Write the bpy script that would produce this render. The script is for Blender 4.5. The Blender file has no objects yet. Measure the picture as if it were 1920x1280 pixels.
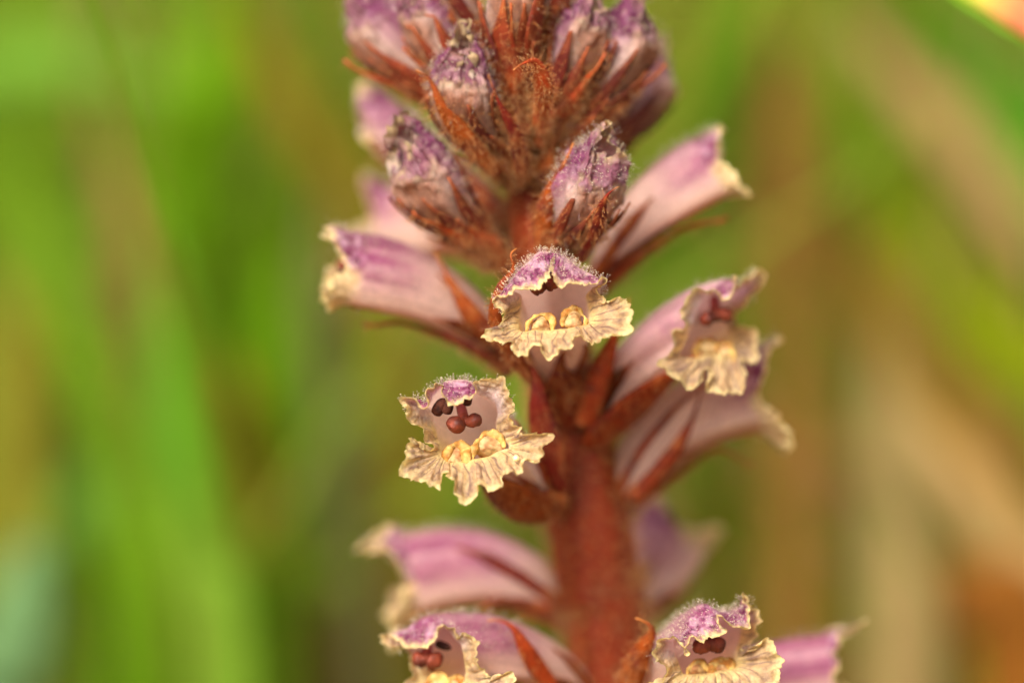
import bpy, math
import numpy as np
from mathutils import Vector

# ------------------------------------------------------------------ camera, world, sun, exposure
# All lengths below are millimetres; MM turns them into metres when a mesh is linked.
MM = 0.001
DIST = 274.0            # camera to focal plane
SPX = 1920 / 58.0       # photo pixels per millimetre at the focal plane
PITCH = math.radians(8.0)
Z0 = 210.0              # height of the picture centre above the ground
AX_R = np.array([1.0, 0, 0])
AX_F = np.array([0, math.cos(PITCH), -math.sin(PITCH)])
AX_U = np.array([0, math.sin(PITCH), math.cos(PITCH)])
CAM = np.array([0, 0, Z0]) - DIST * AX_F

scn = bpy.context.scene
cam_d = bpy.data.cameras.new("camera")
cam = bpy.data.objects.new("camera", cam_d)
scn.collection.objects.link(cam)
cam.location = Vector(CAM * MM)
cam.rotation_euler = (math.radians(90) - PITCH, 0, 0)
cam_d.sensor_width = 36
cam_d.lens = 36 * DIST / 58.0
cam_d.clip_start = 0.01
cam_d.clip_end = 600
cam_d.dof.use_dof = True
cam_d.dof.focus_distance = (DIST + 0.3) * MM
cam_d.dof.aperture_fstop = cam_d.lens / 17.0
scn.camera = cam

SUN_EL, SUN_AZ = math.radians(40), math.radians(-152)    # azimuth measured from +Y towards +X
world = bpy.data.worlds.new("World")
scn.world = world
world.use_nodes = True
wn = world.node_tree
wn.nodes.clear()
sky = wn.nodes.new("ShaderNodeTexSky")
sky.sky_type = 'NISHITA'
sky.sun_disc = False
sky.sun_elevation = SUN_EL
sky.sun_rotation = SUN_AZ
sky.air_density = 1.0
sky.dust_density = 5.0
hs = wn.nodes.new("ShaderNodeHueSaturation")
hs.inputs["Saturation"].default_value = 0.25         # thin bright cloud: a nearly neutral sky
bg = wn.nodes.new("ShaderNodeBackground")
bg.inputs["Strength"].default_value = 0.12
wo = wn.nodes.new("ShaderNodeOutputWorld")
wn.links.new(sky.outputs[0], hs.inputs["Color"])
wt = wn.nodes.new("ShaderNodeMix")                    # warm white balance of the photograph
wt.data_type = 'RGBA'
wt.blend_type = 'MULTIPLY'
wt.inputs["Factor"].default_value = 1.0
wt.inputs[7].default_value = (1.0, 0.985, 0.95, 1)
wn.links.new(hs.outputs[0], wt.inputs[6])
wn.links.new(wt.outputs[2], bg.inputs["Color"])
wn.links.new(bg.outputs[0], wo.inputs["Surface"])

sun_d = bpy.data.lights.new("sun", 'SUN')
sun_d.energy = 2.3
sun_d.angle = math.radians(22)
sun_d.color = (1.0, 0.97, 0.92)
sun = bpy.data.objects.new("sun", sun_d)
scn.collection.objects.link(sun)
sdir = Vector((math.sin(SUN_AZ) * math.cos(SUN_EL), math.cos(SUN_AZ) * math.cos(SUN_EL), math.sin(SUN_EL)))
sun.rotation_euler = sdir.to_track_quat('Z', 'Y').to_euler()
sun.location = sdir * 3

scn.view_settings.view_transform = 'Standard'
scn.view_settings.look = 'None'
scn.view_settings.gamma = 1
scn.view_settings.use_curve_mapping = False
scn.view_settings.exposure = 1.2
cy = scn.cycles
cy.use_denoising = True
cy.max_bounces = 10
cy.diffuse_bounces = 6
cy.transmission_bounces = 8
cy.glossy_bounces = 2
cy.caustics_reflective = False
cy.caustics_refractive = False

# ------------------------------------------------------------------ helpers
rng = np.random.default_rng(11)
_tab = np.random.default_rng(5).random((32, 32, 32))


def noise(p):
    """smooth value noise in -1..1 at points p (n,3)"""
    p = np.asarray(p, float)
    i = np.floor(p).astype(int)
    f = p - i
    f = f * f * (3 - 2 * f)
    r = 0
    for dx in (0, 1):
        wx = f[..., 0] if dx else 1 - f[..., 0]
        for dy in (0, 1):
            wy = f[..., 1] if dy else 1 - f[..., 1]
            for dz in (0, 1):
                wz = f[..., 2] if dz else 1 - f[..., 2]
                r = r + wx * wy * wz * _tab[(i[..., 0] + dx) % 32, (i[..., 1] + dy) % 32, (i[..., 2] + dz) % 32]
    return r * 2 - 1


def fbm(p, o=3):
    p = np.asarray(p, float)
    a, r = 1.0, 0
    for k in range(o):
        r = r + a * noise(p * 2 ** k + 7.3 * k)
        a *= 0.5
    return r / 1.5


def sm(a, b, x):
    t = np.clip((x - a) / (b - a), 0, 1)
    return t * t * (3 - 2 * t)


def lin(c):
    c = np.asarray(c, float) / 255.0
    return np.where(c <= 0.04045, c / 12.92, ((c + 0.055) / 1.055) ** 2.4)


def mix(a, b, t):
    t = np.asarray(t)[..., None]
    return a * (1 - t) + b * t


def unit(v):
    v = np.asarray(v, float)
    return v / np.maximum(np.linalg.norm(v, axis=-1, keepdims=True), 1e-9)


def P(px, py, d):
    """photo pixel and millimetres towards the viewer from the focal plane -> world mm"""
    L = DIST - d
    return CAM + L * AX_F + (px - 960) / SPX * (L / DIST) * AX_R - (py - 640) / SPX * (L / DIST) * AX_U


def D(r, u, v):
    """direction: right, up, towards the viewer"""
    return unit(r * AX_R + u * AX_U - v * AX_F)


def empty(name, loc, parent=None):
    o = bpy.data.objects.new(name, None)
    scn.collection.objects.link(o)
    o.empty_display_size = 0.002
    o["_w"] = [float(x) for x in loc]
    if parent is not None:
        o.parent = parent
        o.location = Vector((np.array(loc) - np.array(parent["_w"])) * MM)
    else:
        o.location = Vector(np.array(loc) * MM)
    return o


def mk(name, v, faces, mat, parent=None, col=None, nrm=None, smooth=True, origin=None):
    """link one mesh object; v world mm; faces: list of index arrays (quads / tris)"""
    v = np.asarray(v, float)
    if origin is None:
        origin = v.mean(0)
    w0 = np.array(parent["_w"]) if parent is not None else np.zeros(3)
    me = bpy.data.meshes.new(name)
    loops, starts, tot = [], [], 0
    for f in faces:
        f = np.asarray(f, int)
        if f.size == 0:
            continue
        loops.append(f.ravel())
        starts.append(tot + np.arange(len(f)) * f.shape[1])
        tot += f.size
    loops = np.concatenate(loops)
    starts = np.concatenate(starts)
    me.vertices.add(len(v))
    me.loops.add(len(loops))
    me.polygons.add(len(starts))
    me.vertices.foreach_set("co", ((v - origin) * MM).ravel().astype(np.float32))
    me.loops.foreach_set("vertex_index", loops.astype(np.int32))
    me.polygons.foreach_set("loop_start", starts.astype(np.int32))
    me.polygons.foreach_set("use_smooth", np.full(len(starts), smooth))
    if col is not None:
        a = me.color_attributes.new("tint", 'FLOAT_COLOR', 'POINT')
        c4 = np.ones((len(v), 4), np.float32)
        c4[:, :3] = np.clip(col, 0, 1)
        a.data.foreach_set("color", c4.ravel())
    me.update()
    me.validate()
    if nrm is not None:
        me.normals_split_custom_set_from_vertices([tuple(x) for x in nrm])
    me.materials.append(mat)
    o = bpy.data.objects.new(name, me)
    scn.collection.objects.link(o)
    if parent is not None:
        o.parent = parent
    o.location = Vector((origin - w0) * MM)
    return o


def tag(o, label=None, cat=None, group=None, kind=None):
    for k, x in (("label", label), ("category", cat), ("group", group), ("kind", kind)):
        if x:
            o[k] = x
    return o


def grid_faces(n, m, wrap_n=False, off=0):
    """quads over an n x m vertex grid (row-major n rows of m)"""
    i = np.arange(n if wrap_n else n - 1)
    j = np.arange(m - 1)
    I, J = np.meshgrid(i, j, indexing='ij')
    I2 = (I + 1) % n
    return (np.stack([I * m + J, I * m + J + 1, I2 * m + J + 1, I2 * m + J], -1).reshape(-1, 4)) + off


def catmull(p, n, closed=False):
    """resample points p (k,dim) to n points"""
    p = np.asarray(p, float)
    k = len(p)
    if closed:
        t = np.arange(n) / n * k
    else:
        t = np.linspace(0, k - 1 - 1e-9, n)
    i = np.floor(t).astype(int)
    f = (t - i)[:, None]
    g = (lambda q: p[q % k]) if closed else (lambda q: p[np.clip(q, 0, k - 1)])
    a, b, c, d = g(i - 1), g(i), g(i + 1), g(i + 2)
    return 0.5 * (2 * b + (c - a) * f + (2 * a - 5 * b + 4 * c - d) * f ** 2 + (3 * b - a - 3 * c + d) * f ** 3)


def frames(path, hint):
    t = unit(np.gradient(path, axis=0))
    h = np.broadcast_to(np.asarray(hint, float), path.shape)
    s = unit(np.cross(h, t))
    n = np.cross(t, s)
    return t, s, n


def sweep(path, hint, w, h, k=10, cup=0.0):
    """closed tube with a lens/ellipse section: w full width, h full thickness, per point.
    hint is the normal direction. Returns verts, faces(list)."""
    path = np.asarray(path, float)
    n = len(path)
    w = np.broadcast_to(w, n)
    h = np.broadcast_to(h, n)
    t, s, nn = frames(path, hint)
    a = np.arange(k) / k * 2 * np.pi
    ca, sa = np.cos(a), np.sin(a)
    off = s[:, None] * (ca[None] * w[:, None] / 2)[..., None] + nn[:, None] * (sa[None] * h[:, None] / 2 - cup * w[:, None] * ca[None] ** 2)[..., None]
    v = (path[:, None] + off).reshape(-1, 3)
    i = np.arange(n - 1)
    j = np.arange(k)
    I, J = np.meshgrid(i, j, indexing='ij')
    J2 = (J + 1) % k
    q = np.stack([I * k + J, I * k + J2, (I + 1) * k + J2, (I + 1) * k + J], -1).reshape(-1, 4)
    v = np.vstack([v, path[0], path[-1]])
    e0, e1 = n * k, n * k + 1
    jj = np.arange(k)
    c0 = np.stack([np.full(k, e0), (jj + 1) % k, jj], -1)
    c1 = np.stack([np.full(k, e1), (n - 1) * k + jj, (n - 1) * k + (jj + 1) % k], -1)
    par = np.concatenate([np.repeat(np.linspace(0, 1, n), k), [0, 1]])
    return v, [q, np.vstack([c0, c1])], par


# ------------------------------------------------------------------ materials
def leafy(name, trans=0.35, rough=0.6, spec=0.3, bump=0.0, bscale=9000, mott=0.0, mscale=2500, sheen=0.0, sss=0.0):
    m = bpy.data.materials.new(name)
    m.use_nodes = True
    nt = m.node_tree
    nt.nodes.clear()
    N, L = nt.nodes.new, nt.links.new
    at = N("ShaderNodeAttribute")
    at.attribute_name = "tint"
    colour = at.outputs["Color"]
    tc = N("ShaderNodeTexCoord")
    if mott:
        nz = N("ShaderNodeTexNoise")
        nz.inputs["Scale"].default_value = mscale
        nz.inputs["Detail"].default_value = 4
        L(tc.outputs["Object"], nz.inputs["Vector"])
        mr = N("ShaderNodeMapRange")
        mr.inputs[1].default_value, mr.inputs[2].default_value = 0.3, 0.7
        mr.inputs[3].default_value, mr.inputs[4].default_value = 1 - mott, 1 + mott
        L(nz.outputs["Fac"], mr.inputs[0])
        vm = N("ShaderNodeVectorMath")
        vm.operation = 'SCALE'
        L(colour, vm.inputs[0])
        L(mr.outputs[0], vm.inputs["Scale"])
        colour = vm.outputs[0]
    pb = N("ShaderNodeBsdfPrincipled")
    pb.inputs["Roughness"].default_value = rough
    pb.inputs["Specular IOR Level"].default_value = spec
    L(colour, pb.inputs["Base Color"])
    if sss:
        pb.inputs["Subsurface Weight"].default_value = sss
        pb.inputs["Subsurface Radius"].default_value = (1.0, 0.45, 0.3)
        pb.inputs["Subsurface Scale"].default_value = 0.0005
    out = N("ShaderNodeOutputMaterial")
    nrm = None
    if bump:
        b = N("ShaderNodeTexNoise")
        b.inputs["Scale"].default_value = bscale
        b.inputs["Detail"].default_value = 3
        L(tc.outputs["Object"], b.inputs["Vector"])
        bp = N("ShaderNodeBump")
        bp.inputs["Strength"].default_value = bump
        bp.inputs["Distance"].default_value = 0.00008
        L(b.outputs["Fac"], bp.inputs["Height"])
        nrm = bp.outputs["Normal"]
        L(nrm, pb.inputs["Normal"])
    if trans:
        tr = N("ShaderNodeBsdfTranslucent")
        L(colour, tr.inputs["Color"])
        if nrm:
            L(nrm, tr.inputs["Normal"])
        mx = N("ShaderNodeMixShader")
        mx.inputs[0].default_value = trans
        L(pb.outputs[0], mx.inputs[1])
        L(tr.outputs[0], mx.inputs[2])
        L(mx.outputs[0], out.inputs["Surface"])
    else:
        L(pb.outputs[0], out.inputs["Surface"])
    return m


M_PETAL = leafy("corolla", trans=0.66, rough=0.5, spec=0.35, bump=0.9, bscale=7000, mott=0.16, mscale=5000)
M_CALYX = leafy("calyx", trans=0.2, rough=0.55, spec=0.18, bump=0.5, bscale=6000, mott=0.3, mscale=2500)
M_STEM = leafy("stem", trans=0.0, rough=0.55, spec=0.2, bump=0.35, bscale=4000, mott=0.12, mscale=1500)
M_STIGMA = leafy("stigma", trans=0.0, rough=0.55, spec=0.25, bump=0.7, bscale=7000, mott=0.3, mscale=4000)
M_ANTHER = leafy("anther", trans=0.0, rough=0.8, spec=0.1, bump=0.8, bscale=6000, mott=0.3, mscale=3000)
M_PALATE = leafy("palate", trans=0.4, rough=0.6, spec=0.25, bump=0.9, bscale=4500, mott=0.35, mscale=2600)
M_HAIR = leafy("glandular_hair", trans=0.5, rough=0.25, spec=0.6)
M_GRASS = leafy("grass_leaf", trans=0.45, rough=0.75, spec=0.06, mott=0.15, mscale=300)


def ground_mat():
    m = bpy.data.materials.new("soil_and_litter")
    m.use_nodes = True
    nt = m.node_tree
    pb = nt.nodes["Principled BSDF"]
    pb.inputs["Roughness"].default_value = 0.95
    tc = nt.nodes.new("ShaderNodeTexCoord")
    nz = nt.nodes.new("ShaderNodeTexNoise")
    nz.inputs["Scale"].default_value = 60
    nz.inputs["Detail"].default_value = 8
    cr = nt.nodes.new("ShaderNodeValToRGB")
    cr.color_ramp.elements[0].position = 0.35
    cr.color_ramp.elements[0].color = (0.12, 0.10, 0.045, 1)
    cr.color_ramp.elements[1].position = 0.7
    cr.color_ramp.elements[1].color = (0.28, 0.23, 0.12, 1)
    bp = nt.nodes.new("ShaderNodeBump")
    bp.inputs["Distance"].default_value = 0.01
    nt.links.new(tc.outputs["Object"], nz.inputs["Vector"])
    nt.links.new(nz.outputs["Fac"], cr.inputs[0])
    nt.links.new(cr.outputs[0], pb.inputs["Base Color"])
    nt.links.new(nz.outputs["Fac"], bp.inputs["Height"])
    nt.links.new(bp.outputs[0], pb.inputs["Normal"])
    return m


# ------------------------------------------------------------------ ground and the meadow behind
def build_ground():
    n = 61
    g = np.sign(np.linspace(-1, 1, n)) * np.abs(np.linspace(-1, 1, n)) ** 4 * 150000
    X, Y = np.meshgrid(g, g, indexing='ij')
    Z = 6 * noise(np.stack([X / 90, Y / 90, X * 0], -1)) * (np.hypot(X, Y) < 4000) - 6
    v = np.stack([X, Y, Z], -1).reshape(-1, 3)
    o = mk("ground", v, [grid_faces(n, n)[:, ::-1]], ground_mat(), origin=np.zeros(3))
    o["kind"] = "structure"


build_ground()

GREENS = [lin(c) for c in ((118, 146, 30), (128, 160, 38), (104, 134, 18), (138, 156, 52), (122, 150, 40))]
DRIES = [lin(c) for c in ((184, 156, 104), (166, 134, 74), (150, 130, 52), (194, 168, 122), (156, 114, 54))]


def build_grass():
    N = 6500
    r = np.random.default_rng(29)
    seg = 8
    y = 165 + 1250 * r.random(N) ** 1.3
    x = (r.random(N) * 2 - 1) * (90 + 0.26 * y)
    h = 150 + 210 * r.random(N)
    w = 1.8 + 2.8 * r.random(N)
    lean = 0.12 + 0.55 * r.random(N)
    az = r.random(N) * 2 * np.pi
    turn = r.random(N) * 2 * np.pi
    dryp = 0.10 + 0.58 * sm(-12, 26, x / (1 + y / 420) + 14 * (r.random(N) - .5))
    dry = r.random(N) < dryp
    col = np.where(dry[:, None], np.array(DRIES)[r.integers(0, 5, N)], np.array(GREENS)[r.integers(0, 5, N)])
    col = col * (0.8 + 0.4 * r.random((N, 1)))
    s = np.linspace(0, 1, seg + 1)
    bend = lean[:, None] * h[:, None] * s[None] ** 2.0
    zz = h[:, None] * s[None] * (1 - 0.18 * lean[:, None] * s[None])
    pos = np.stack([x[:, None] + np.cos(az)[:, None] * bend, y[:, None] + np.sin(az)[:, None] * bend, zz - 8], -1)
    wid = w[:, None] * np.clip(1.0 - s[None] ** 3, 0.03, 1) * (0.55 + 0.45 * sm(0, .25, s))[None] / 2
    sd = np.stack([np.cos(turn), np.sin(turn), turn * 0], -1)[:, None]
    nr = np.stack([-np.sin(turn), np.cos(turn), turn * 0], -1)[:, None]
    A = pos - sd * wid[..., None]
    B = pos + nr * wid[..., None] * 0.5
    C = pos + sd * wid[..., None]
    v = np.stack([A, B, C], 2).reshape(-1, 3)            # N,(seg+1),3
    base = grid_faces(seg + 1, 3)
    f = (base[None] + (np.arange(N) * (seg + 1) * 3)[:, None, None]).reshape(-1, 4)
    c = np.repeat(col, (seg + 1) * 3, axis=0)
    o = mk("grass", v, [f], M_GRASS, col=c, origin=np.zeros(3))
    tag(o, "soft blurred meadow grass, green and straw, filling the view behind the flower spike", "grass", kind="stuff")


build_grass()


def blade(name, label, cat, colour, width, pts, group=None, thick=0.35, taper=True, tipw=0.12, root=True, tip_colour=None, n=40):
    """one grass leaf, dry stalk or leaf from its tip down to its root on the ground"""
    p = np.array([P(*q) for q in pts])
    if root:
        last, dirn = p[-1], unit(p[-1] - p[-2])
        z = last[2]
        side = np.array([dirn[0], dirn[1], 0]) * min(40, z * 0.35)
        mid = last + side * 0.6 - np.array([0, 0, z * 0.5])
        end = last + side - np.array([0, 0, z + 10])
        p = np.vstack([p, mid, end])
    path = catmull(p, n)
    s = np.linspace(0, 1, n)
    wv = width * ((tipw + (1 - tipw) * sm(0, .35, s)) if taper else np.ones(n)) * (1 - .35 * sm(.6, 1, s))
    v, f, par = sweep(path, -AX_F + 0.35 * AX_U, wv, thick, k=8, cup=0.10)
    base = lin(colour)
    c = np.tile(base, (len(v), 1))
    if tip_colour is not None:
        c = mix(lin(tip_colour)[None], base[None], sm(0.05, 0.4, par))
    c = c * (1 + 0.15 * noise(v / 6.0))[:, None]
    o = mk(name, v, f, M_GRASS, col=c, origin=path[-1])
    return tag(o, label, cat, group)


GL = "green grass leaves behind the spike"
DL = "dry grass stalks behind the spike"
BL = [
    ("grass_blade", "long blue-green grass leaf standing upright beside the flower spike", "grass leaf", (88, 138, 27), 4.4,
     [(300, 330, -95), (312, 520, -95), (330, 760, -94), (375, 1000, -92), (440, 1330, -90)], GL),
    ("grass_blade", "bright yellow-green grass leaf rising low across the base of the blue-green leaf", "grass leaf", (113, 145, 39), 4.6,
     [(330, 880, -85), (385, 1080, -85), (430, 1350, -84)], GL),
    ("grass_blade", "fresh green leaf leaning diagonally in front of a paler one", "grass leaf", (96, 129, 18), 3.8,
     [(-60, 60, -105), (60, 330, -104), (150, 640, -102), (240, 900, -100), (300, 1320, -98)], GL),
    ("grass_blade", "pale green leaf arching over sideways above the diagonal green leaf", "grass leaf", (109, 149, 47), 5.5,
     [(420, 130, -120), (240, 150, -118), (60, 110, -116), (-200, 260, -112), (-320, 900, -110)], GL),
    ("grass_blade", "grey-green leaf lying across behind the spike at mid height", "grass leaf", (111, 137, 38), 6.5,
     [(620, 330, -135), (470, 350, -132), (280, 380, -130), (80, 520, -126), (-80, 1000, -122)], GL),
    ("grass_blade", "vivid green upright leaf next to a dark grey gap", "grass leaf", (88, 124, 4), 5.0,
     [(520, 330, -110), (530, 520, -110), (530, 700, -108), (510, 1000, -106), (500, 1330, -104)], GL),
    ("grass_blade", "green leaf bending low and level towards the stem", "grass leaf", (116, 160, 56), 5.0,
     [(900, 690, -125), (760, 745, -125), (600, 800, -125), (430, 870, -126), (180, 930, -128), (-60, 1300, -130)], GL),
    ("grass_blade", "short bright green leaf tip pointing up between brown stalks", "grass leaf", (96, 136, 9), 6.0,
     [(370, -120, -115), (400, 40, -114), (380, 200, -112), (340, 400, -118), (260, 900, -120)], GL),
    ("grass_blade", "lime green leaf standing straight up beside the straw stalks", "grass leaf", (91, 143, 21), 5.5,
     [(1380, -160, -125), (1400, 30, -126), (1395, 180, -132), (1370, 380, -155), (1290, 640, -190)], GL),
    ("grass_blade", "green leaf slanting behind the dry pink-tan stalk", "grass leaf", (124, 135, 9), 6.0,
     [(1500, 200, -125), (1640, 330, -124), (1800, 540, -122), (1930, 680, -120), (2080, 1000, -118)], GL),
    ("grass_blade", "deep green leaf passing beneath the reddened leaf", "grass leaf", (72, 122, 17), 7.0,
     [(1680, -60, -120), (1800, 60, -118), (1930, 260, -116), (2080, 700, -114)], GL),
    ("dry_stalk", "rusty brown stalk leaning diagonally beside the uppermost buds", "dry stalk", (126, 105, 29), 4.0,
     [(420, -120, -110), (480, 60, -110), (570, 230, -110), (680, 430, -112), (760, 900, -116)], DL),
    ("dry_stalk", "thin tan stalk crossing among the green leaves", "dry stalk", (140, 112, 55), 3.0,
     [(150, 120, -115), (215, 300, -114), (240, 400, -112), (270, 700, -112), (330, 1300, -110)], DL),
    ("dry_stalk", "grey-brown upright stalk behind the open side flower", "dry stalk", (98, 92, 54), 2.8,
     [(596, 340, -90), (592, 450, -90), (596, 620, -92), (640, 900, -96), (700, 1330, -100)], DL),
    ("grass_blade", "dark green leaf between the blue-green leaf and the vivid one", "grass leaf", (66, 98, 0), 4.8,
     [(440, 400, -118), (432, 520, -116), (440, 680, -116), (420, 1000, -118), (400, 1330, -120)], GL),
    ("dry_stalk", "brown upright stalk beside the tallest lime leaf", "dry stalk", (136, 97, 43), 4.0,
     [(1455, -150, -110), (1465, 100, -110), (1475, 350, -110), (1490, 640, -112), (1500, 1300, -114)], DL),
    ("dry_stalk", "broad pinkish straw stalk running diagonally down under the reddened leaf", "dry stalk", (180, 144, 92), 4.4,
     [(1520, -60, -115), (1640, 90, -115), (1780, 240, -115), (1950, 450, -115), (2150, 800, -115)], DL),
    ("dry_stalk", "ochre stalk slanting across the middle of the dry patch", "dry stalk", (142, 105, 42), 5.0,
     [(1480, 260, -120), (1580, 430, -120), (1700, 640, -120), (1850, 860, -120), (2000, 1200, -122)], DL),
    ("dry_stalk", "pale straw stalk standing upright in the dry patch", "dry stalk", (171, 145, 92), 5.4,
     [(1640, 560, -120), (1670, 760, -120), (1690, 960, -120), (1690, 1320, -120)], DL),
    ("dry_stalk", "short pink-beige broken stalk resting against the upright straw stalk", "dry stalk", (182, 138, 86), 5.6,
     [(1420, 905, -122), (1560, 870, -122), (1680, 910, -124), (1730, 1300, -126)], DL),
    ("dry_stalk", "light tan stalk sloping away below the ochre one", "dry stalk", (172, 140, 86), 4.4,
     [(1700, 760, -95), (1790, 870, -95), (1900, 1030, -95), (2060, 1300, -95)], DL),
    ("dry_stalk", "dark rust stalk low down behind the light tan one", "dry stalk", (140, 86, 29), 7.0,
     [(1780, 1040, -90), (1850, 1140, -90), (1930, 1330, -90)], DL),
    ("dry_stalk", "brownish stalk curving low among the green leaves", "dry stalk", (129, 110, 50), 5.5,
     [(470, 880, -120), (500, 1000, -118), (550, 1150, -116), (600, 1340, -114)], DL),
    ("dry_stalk", "small orange-brown seed stalk tucked between green leaves", "dry stalk", (144, 112, 34), 3.6,
     [(430, 660, -100), (445, 740, -100), (470, 900, -104), (500, 1300, -106)], DL),
    ("dry_stalk", "yellowed leaf fading to orange next to the diagonal green leaf", "dry leaf", (140, 129, 40), 4.6,
     [(-30, 500, -110), (30, 600, -110), (30, 760, -112), (20, 1300, -114)], DL),
]
for b in BL:
    blade(*b)
blade("reddened_leaf", "narrow leaf with salmon red face and green edge above the meadow", "leaf", (240, 150, 110), 2.6,
      [(1700, -60, -16), (1800, -18, -16), (1870, 2, -16), (1935, 35, -17), (2010, 90, -18), (2150, 300, -24), (2250, 800, -34)], thick=0.3, tip_colour=(150, 190, 40))
blade("grass_blade", "yellow-green blade alongside the salmon red leaf", "grass leaf", (152, 190, 62), 1.2,
      [(1740, -50, -22), (1800, -2, -22), (1860, 28, -22), (1935, 70, -22), (2030, 140, -24), (2170, 400, -30), (2240, 900, -40)], GL, thick=0.3)
blade("pale_leaf", "broad pale bluish-green leaf low among the grass", "leaf", (112, 146, 92), 6.0,
      [(60, 1020, -85), (40, 1120, -85), (10, 1240, -86), (-30, 1400, -90)], tipw=0.4)

# ------------------------------------------------------------------ the broomrape
ROOT_Y = P(1135, 1280, -14.7)
BASE = np.array([ROOT_Y[0] + 3.0, ROOT_Y[1] - 0.5, -3.0])
plant = empty("broomrape", BASE)
tag(plant, "purple and cream broomrape spike with a hairy red-brown stem", "wildflower")


def dst(y):
    return -12.0 + (640 - y) * 0.0042


STEM_PX = [(985, -420), (985, -200), (985, 0), (990, 200), (998, 350), (1015, 500), (1042, 650), (1072, 800), (1100, 950), (1122, 1100), (1140, 1290)]
STEM_HW = [0.5, 0.95, 1.25, 1.45, 1.55, 1.7, 1.9, 2.1, 2.35, 2.42, 2.35]
stem_pts = [P(x, y, dst(y)) for x, y in STEM_PX]
lowp = stem_pts[-1]
stem_all = np.array(stem_pts + [lowp + (BASE - lowp) * k for k in (0.25, 0.5, 0.75, 1.0)])
stem_hw = np.array(STEM_HW + [2.5, 2.7, 3.0, 4.4])

HAIRS = {}


def hair_mesh(name, pts, nrms, lens, rad, parent, tint=(236, 214, 170), tipt=(250, 236, 205), r=None, tipr=2.0):
    """glandular hairs: three-sided stalks with a small bead at the end, one mesh of kind stuff"""
    r = r or rng
    n = len(pts)
    d = unit(nrms + 0.22 * r.normal(size=(n, 3)))
    a = unit(np.cross(d, r.normal(size=(n, 3))))
    b = np.cross(d, a)
    ang = np.arange(3) * 2 * np.pi / 3
    ring = np.cos(ang)[None, :, None] * a[:, None] + np.sin(ang)[None, :, None] * b[:, None]
    rad = np.broadcast_to(rad, n)[:, None, None]
    L = lens[:, None]
    v0 = pts[:, None] - d[:, None] * 0.02 + ring * rad
    v1 = (pts + d * L)[:, None] + ring * rad * 0.6
    tip = pts + d * L
    R = rad[:, 0] * tipr
    octa = np.stack([tip + a * R, tip - a * R, tip + b * R, tip - b * R, tip + d * R * 1.1, tip - d * R], 1)
    v = np.concatenate([v0, v1, octa], 1).reshape(-1, 3)
    q = np.array([[0, 1, 4, 3], [1, 2, 5, 4], [2, 0, 3, 5]])
    t = np.array([[6, 8, 10], [8, 7, 10], [7, 9, 10], [9, 6, 10], [8, 6, 11], [7, 8, 11], [9, 7, 11], [6, 9, 11]])
    off = (np.arange(n) * 12)[:, None, None]
    Q = (q[None] + off).reshape(-1, 4)
    T = (t[None] + off).reshape(-1, 3)
    c = np.empty((n, 12, 3))
    c[:, :6] = lin(tint)
    c[:, 6:] = lin(tipt)
    c *= (0.75 + 0.4 * r.random((n, 1, 1)))
    o = mk(name, v, [Q, T], M_HAIR, parent, col=c.reshape(-1, 3))
    o["kind"] = "stuff"
    return o


def sample_quads(v, q, n, r, w=None):
    """n random points on quads with face normals"""
    a, b, c, d = (v[q[:, k]] for k in range(4))
    nr = np.cross(c - a, d - b)
    ar = np.linalg.norm(nr, axis=1)
    if w is not None:
        ar = ar * w
    ar = ar / ar.sum()
    i = r.choice(len(q), n, p=ar)
    s, t = r.random((2, n, 1))
    p = a[i] * (1 - s) * (1 - t) + b[i] * s * (1 - t) + c[i] * s * t + d[i] * (1 - s) * t
    return p, unit(nr[i])


def build_stem():
    n, k = 220, 64
    path = catmull(stem_all, n)
    hw = catmull(stem_hw[:, None], n)[:, 0]
    v, f, par = sweep(path, -AX_F, hw * 2, hw * 2, k=k)
    ang = np.tile(np.arange(k) / k * 2 * np.pi, n)
    vv = v[:-2]
    cen = np.repeat(path, k, axis=0)
    rad = unit(vv - cen)
    ribs = 0.06 * np.cos(7 * ang + 2.0 * noise(np.stack([par[:-2] * 9, ang * 0, ang * 0], -1)))
    lump = 0.10 * fbm(vv / 2.2) + 0.03 * noise(vv / 0.5)
    v[:-2] = vv + rad * (ribs + lump)[:, None]
    c = mix(lin((124, 40, 9))[None], lin((98, 28, 5))[None], sm(-.9, .9, fbm(v / np.array([.8, .8, 9.0]))))
    c = mix(c, lin((152, 66, 26))[None], 0.2 * sm(.2, .8, noise(v / np.array([.5, .5, 2.5]) + 9)))
    o = mk("stem", v, f, M_STEM, plant, col=c)
    r = np.random.default_rng(3)
    q = f[0]
    zc = v[q[:, 0], 2]
    p, nn = sample_quads(v, q, 14000, r, w=(zc > Z0 - 34) * 1.0)
    out = unit(np.cross(np.cross(nn, AX_U), nn) * 0 + nn)
    flip = np.sum(out * (p - path[np.argmin(((p[:, None, 2] - path[None, ::1, 2]) ** 2), axis=1)]), 1) < 0
    out[flip] *= -1
    h = hair_mesh("stem_hair", p, out, 0.3 + 0.7 * r.random(len(p)), 0.014, plant, tint=(202, 136, 76), tipt=(242, 208, 150), r=r)


build_stem()


# --- corolla -------------------------------------------------------------------
def bez(p0, p1, p2, p3, t):
    t = np.asarray(t)[:, None]
    return (1 - t) ** 3 * p0 + 3 * (1 - t) ** 2 * t * p1 + 3 * (1 - t) * t ** 2 * p2 + t ** 3 * p3


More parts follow.
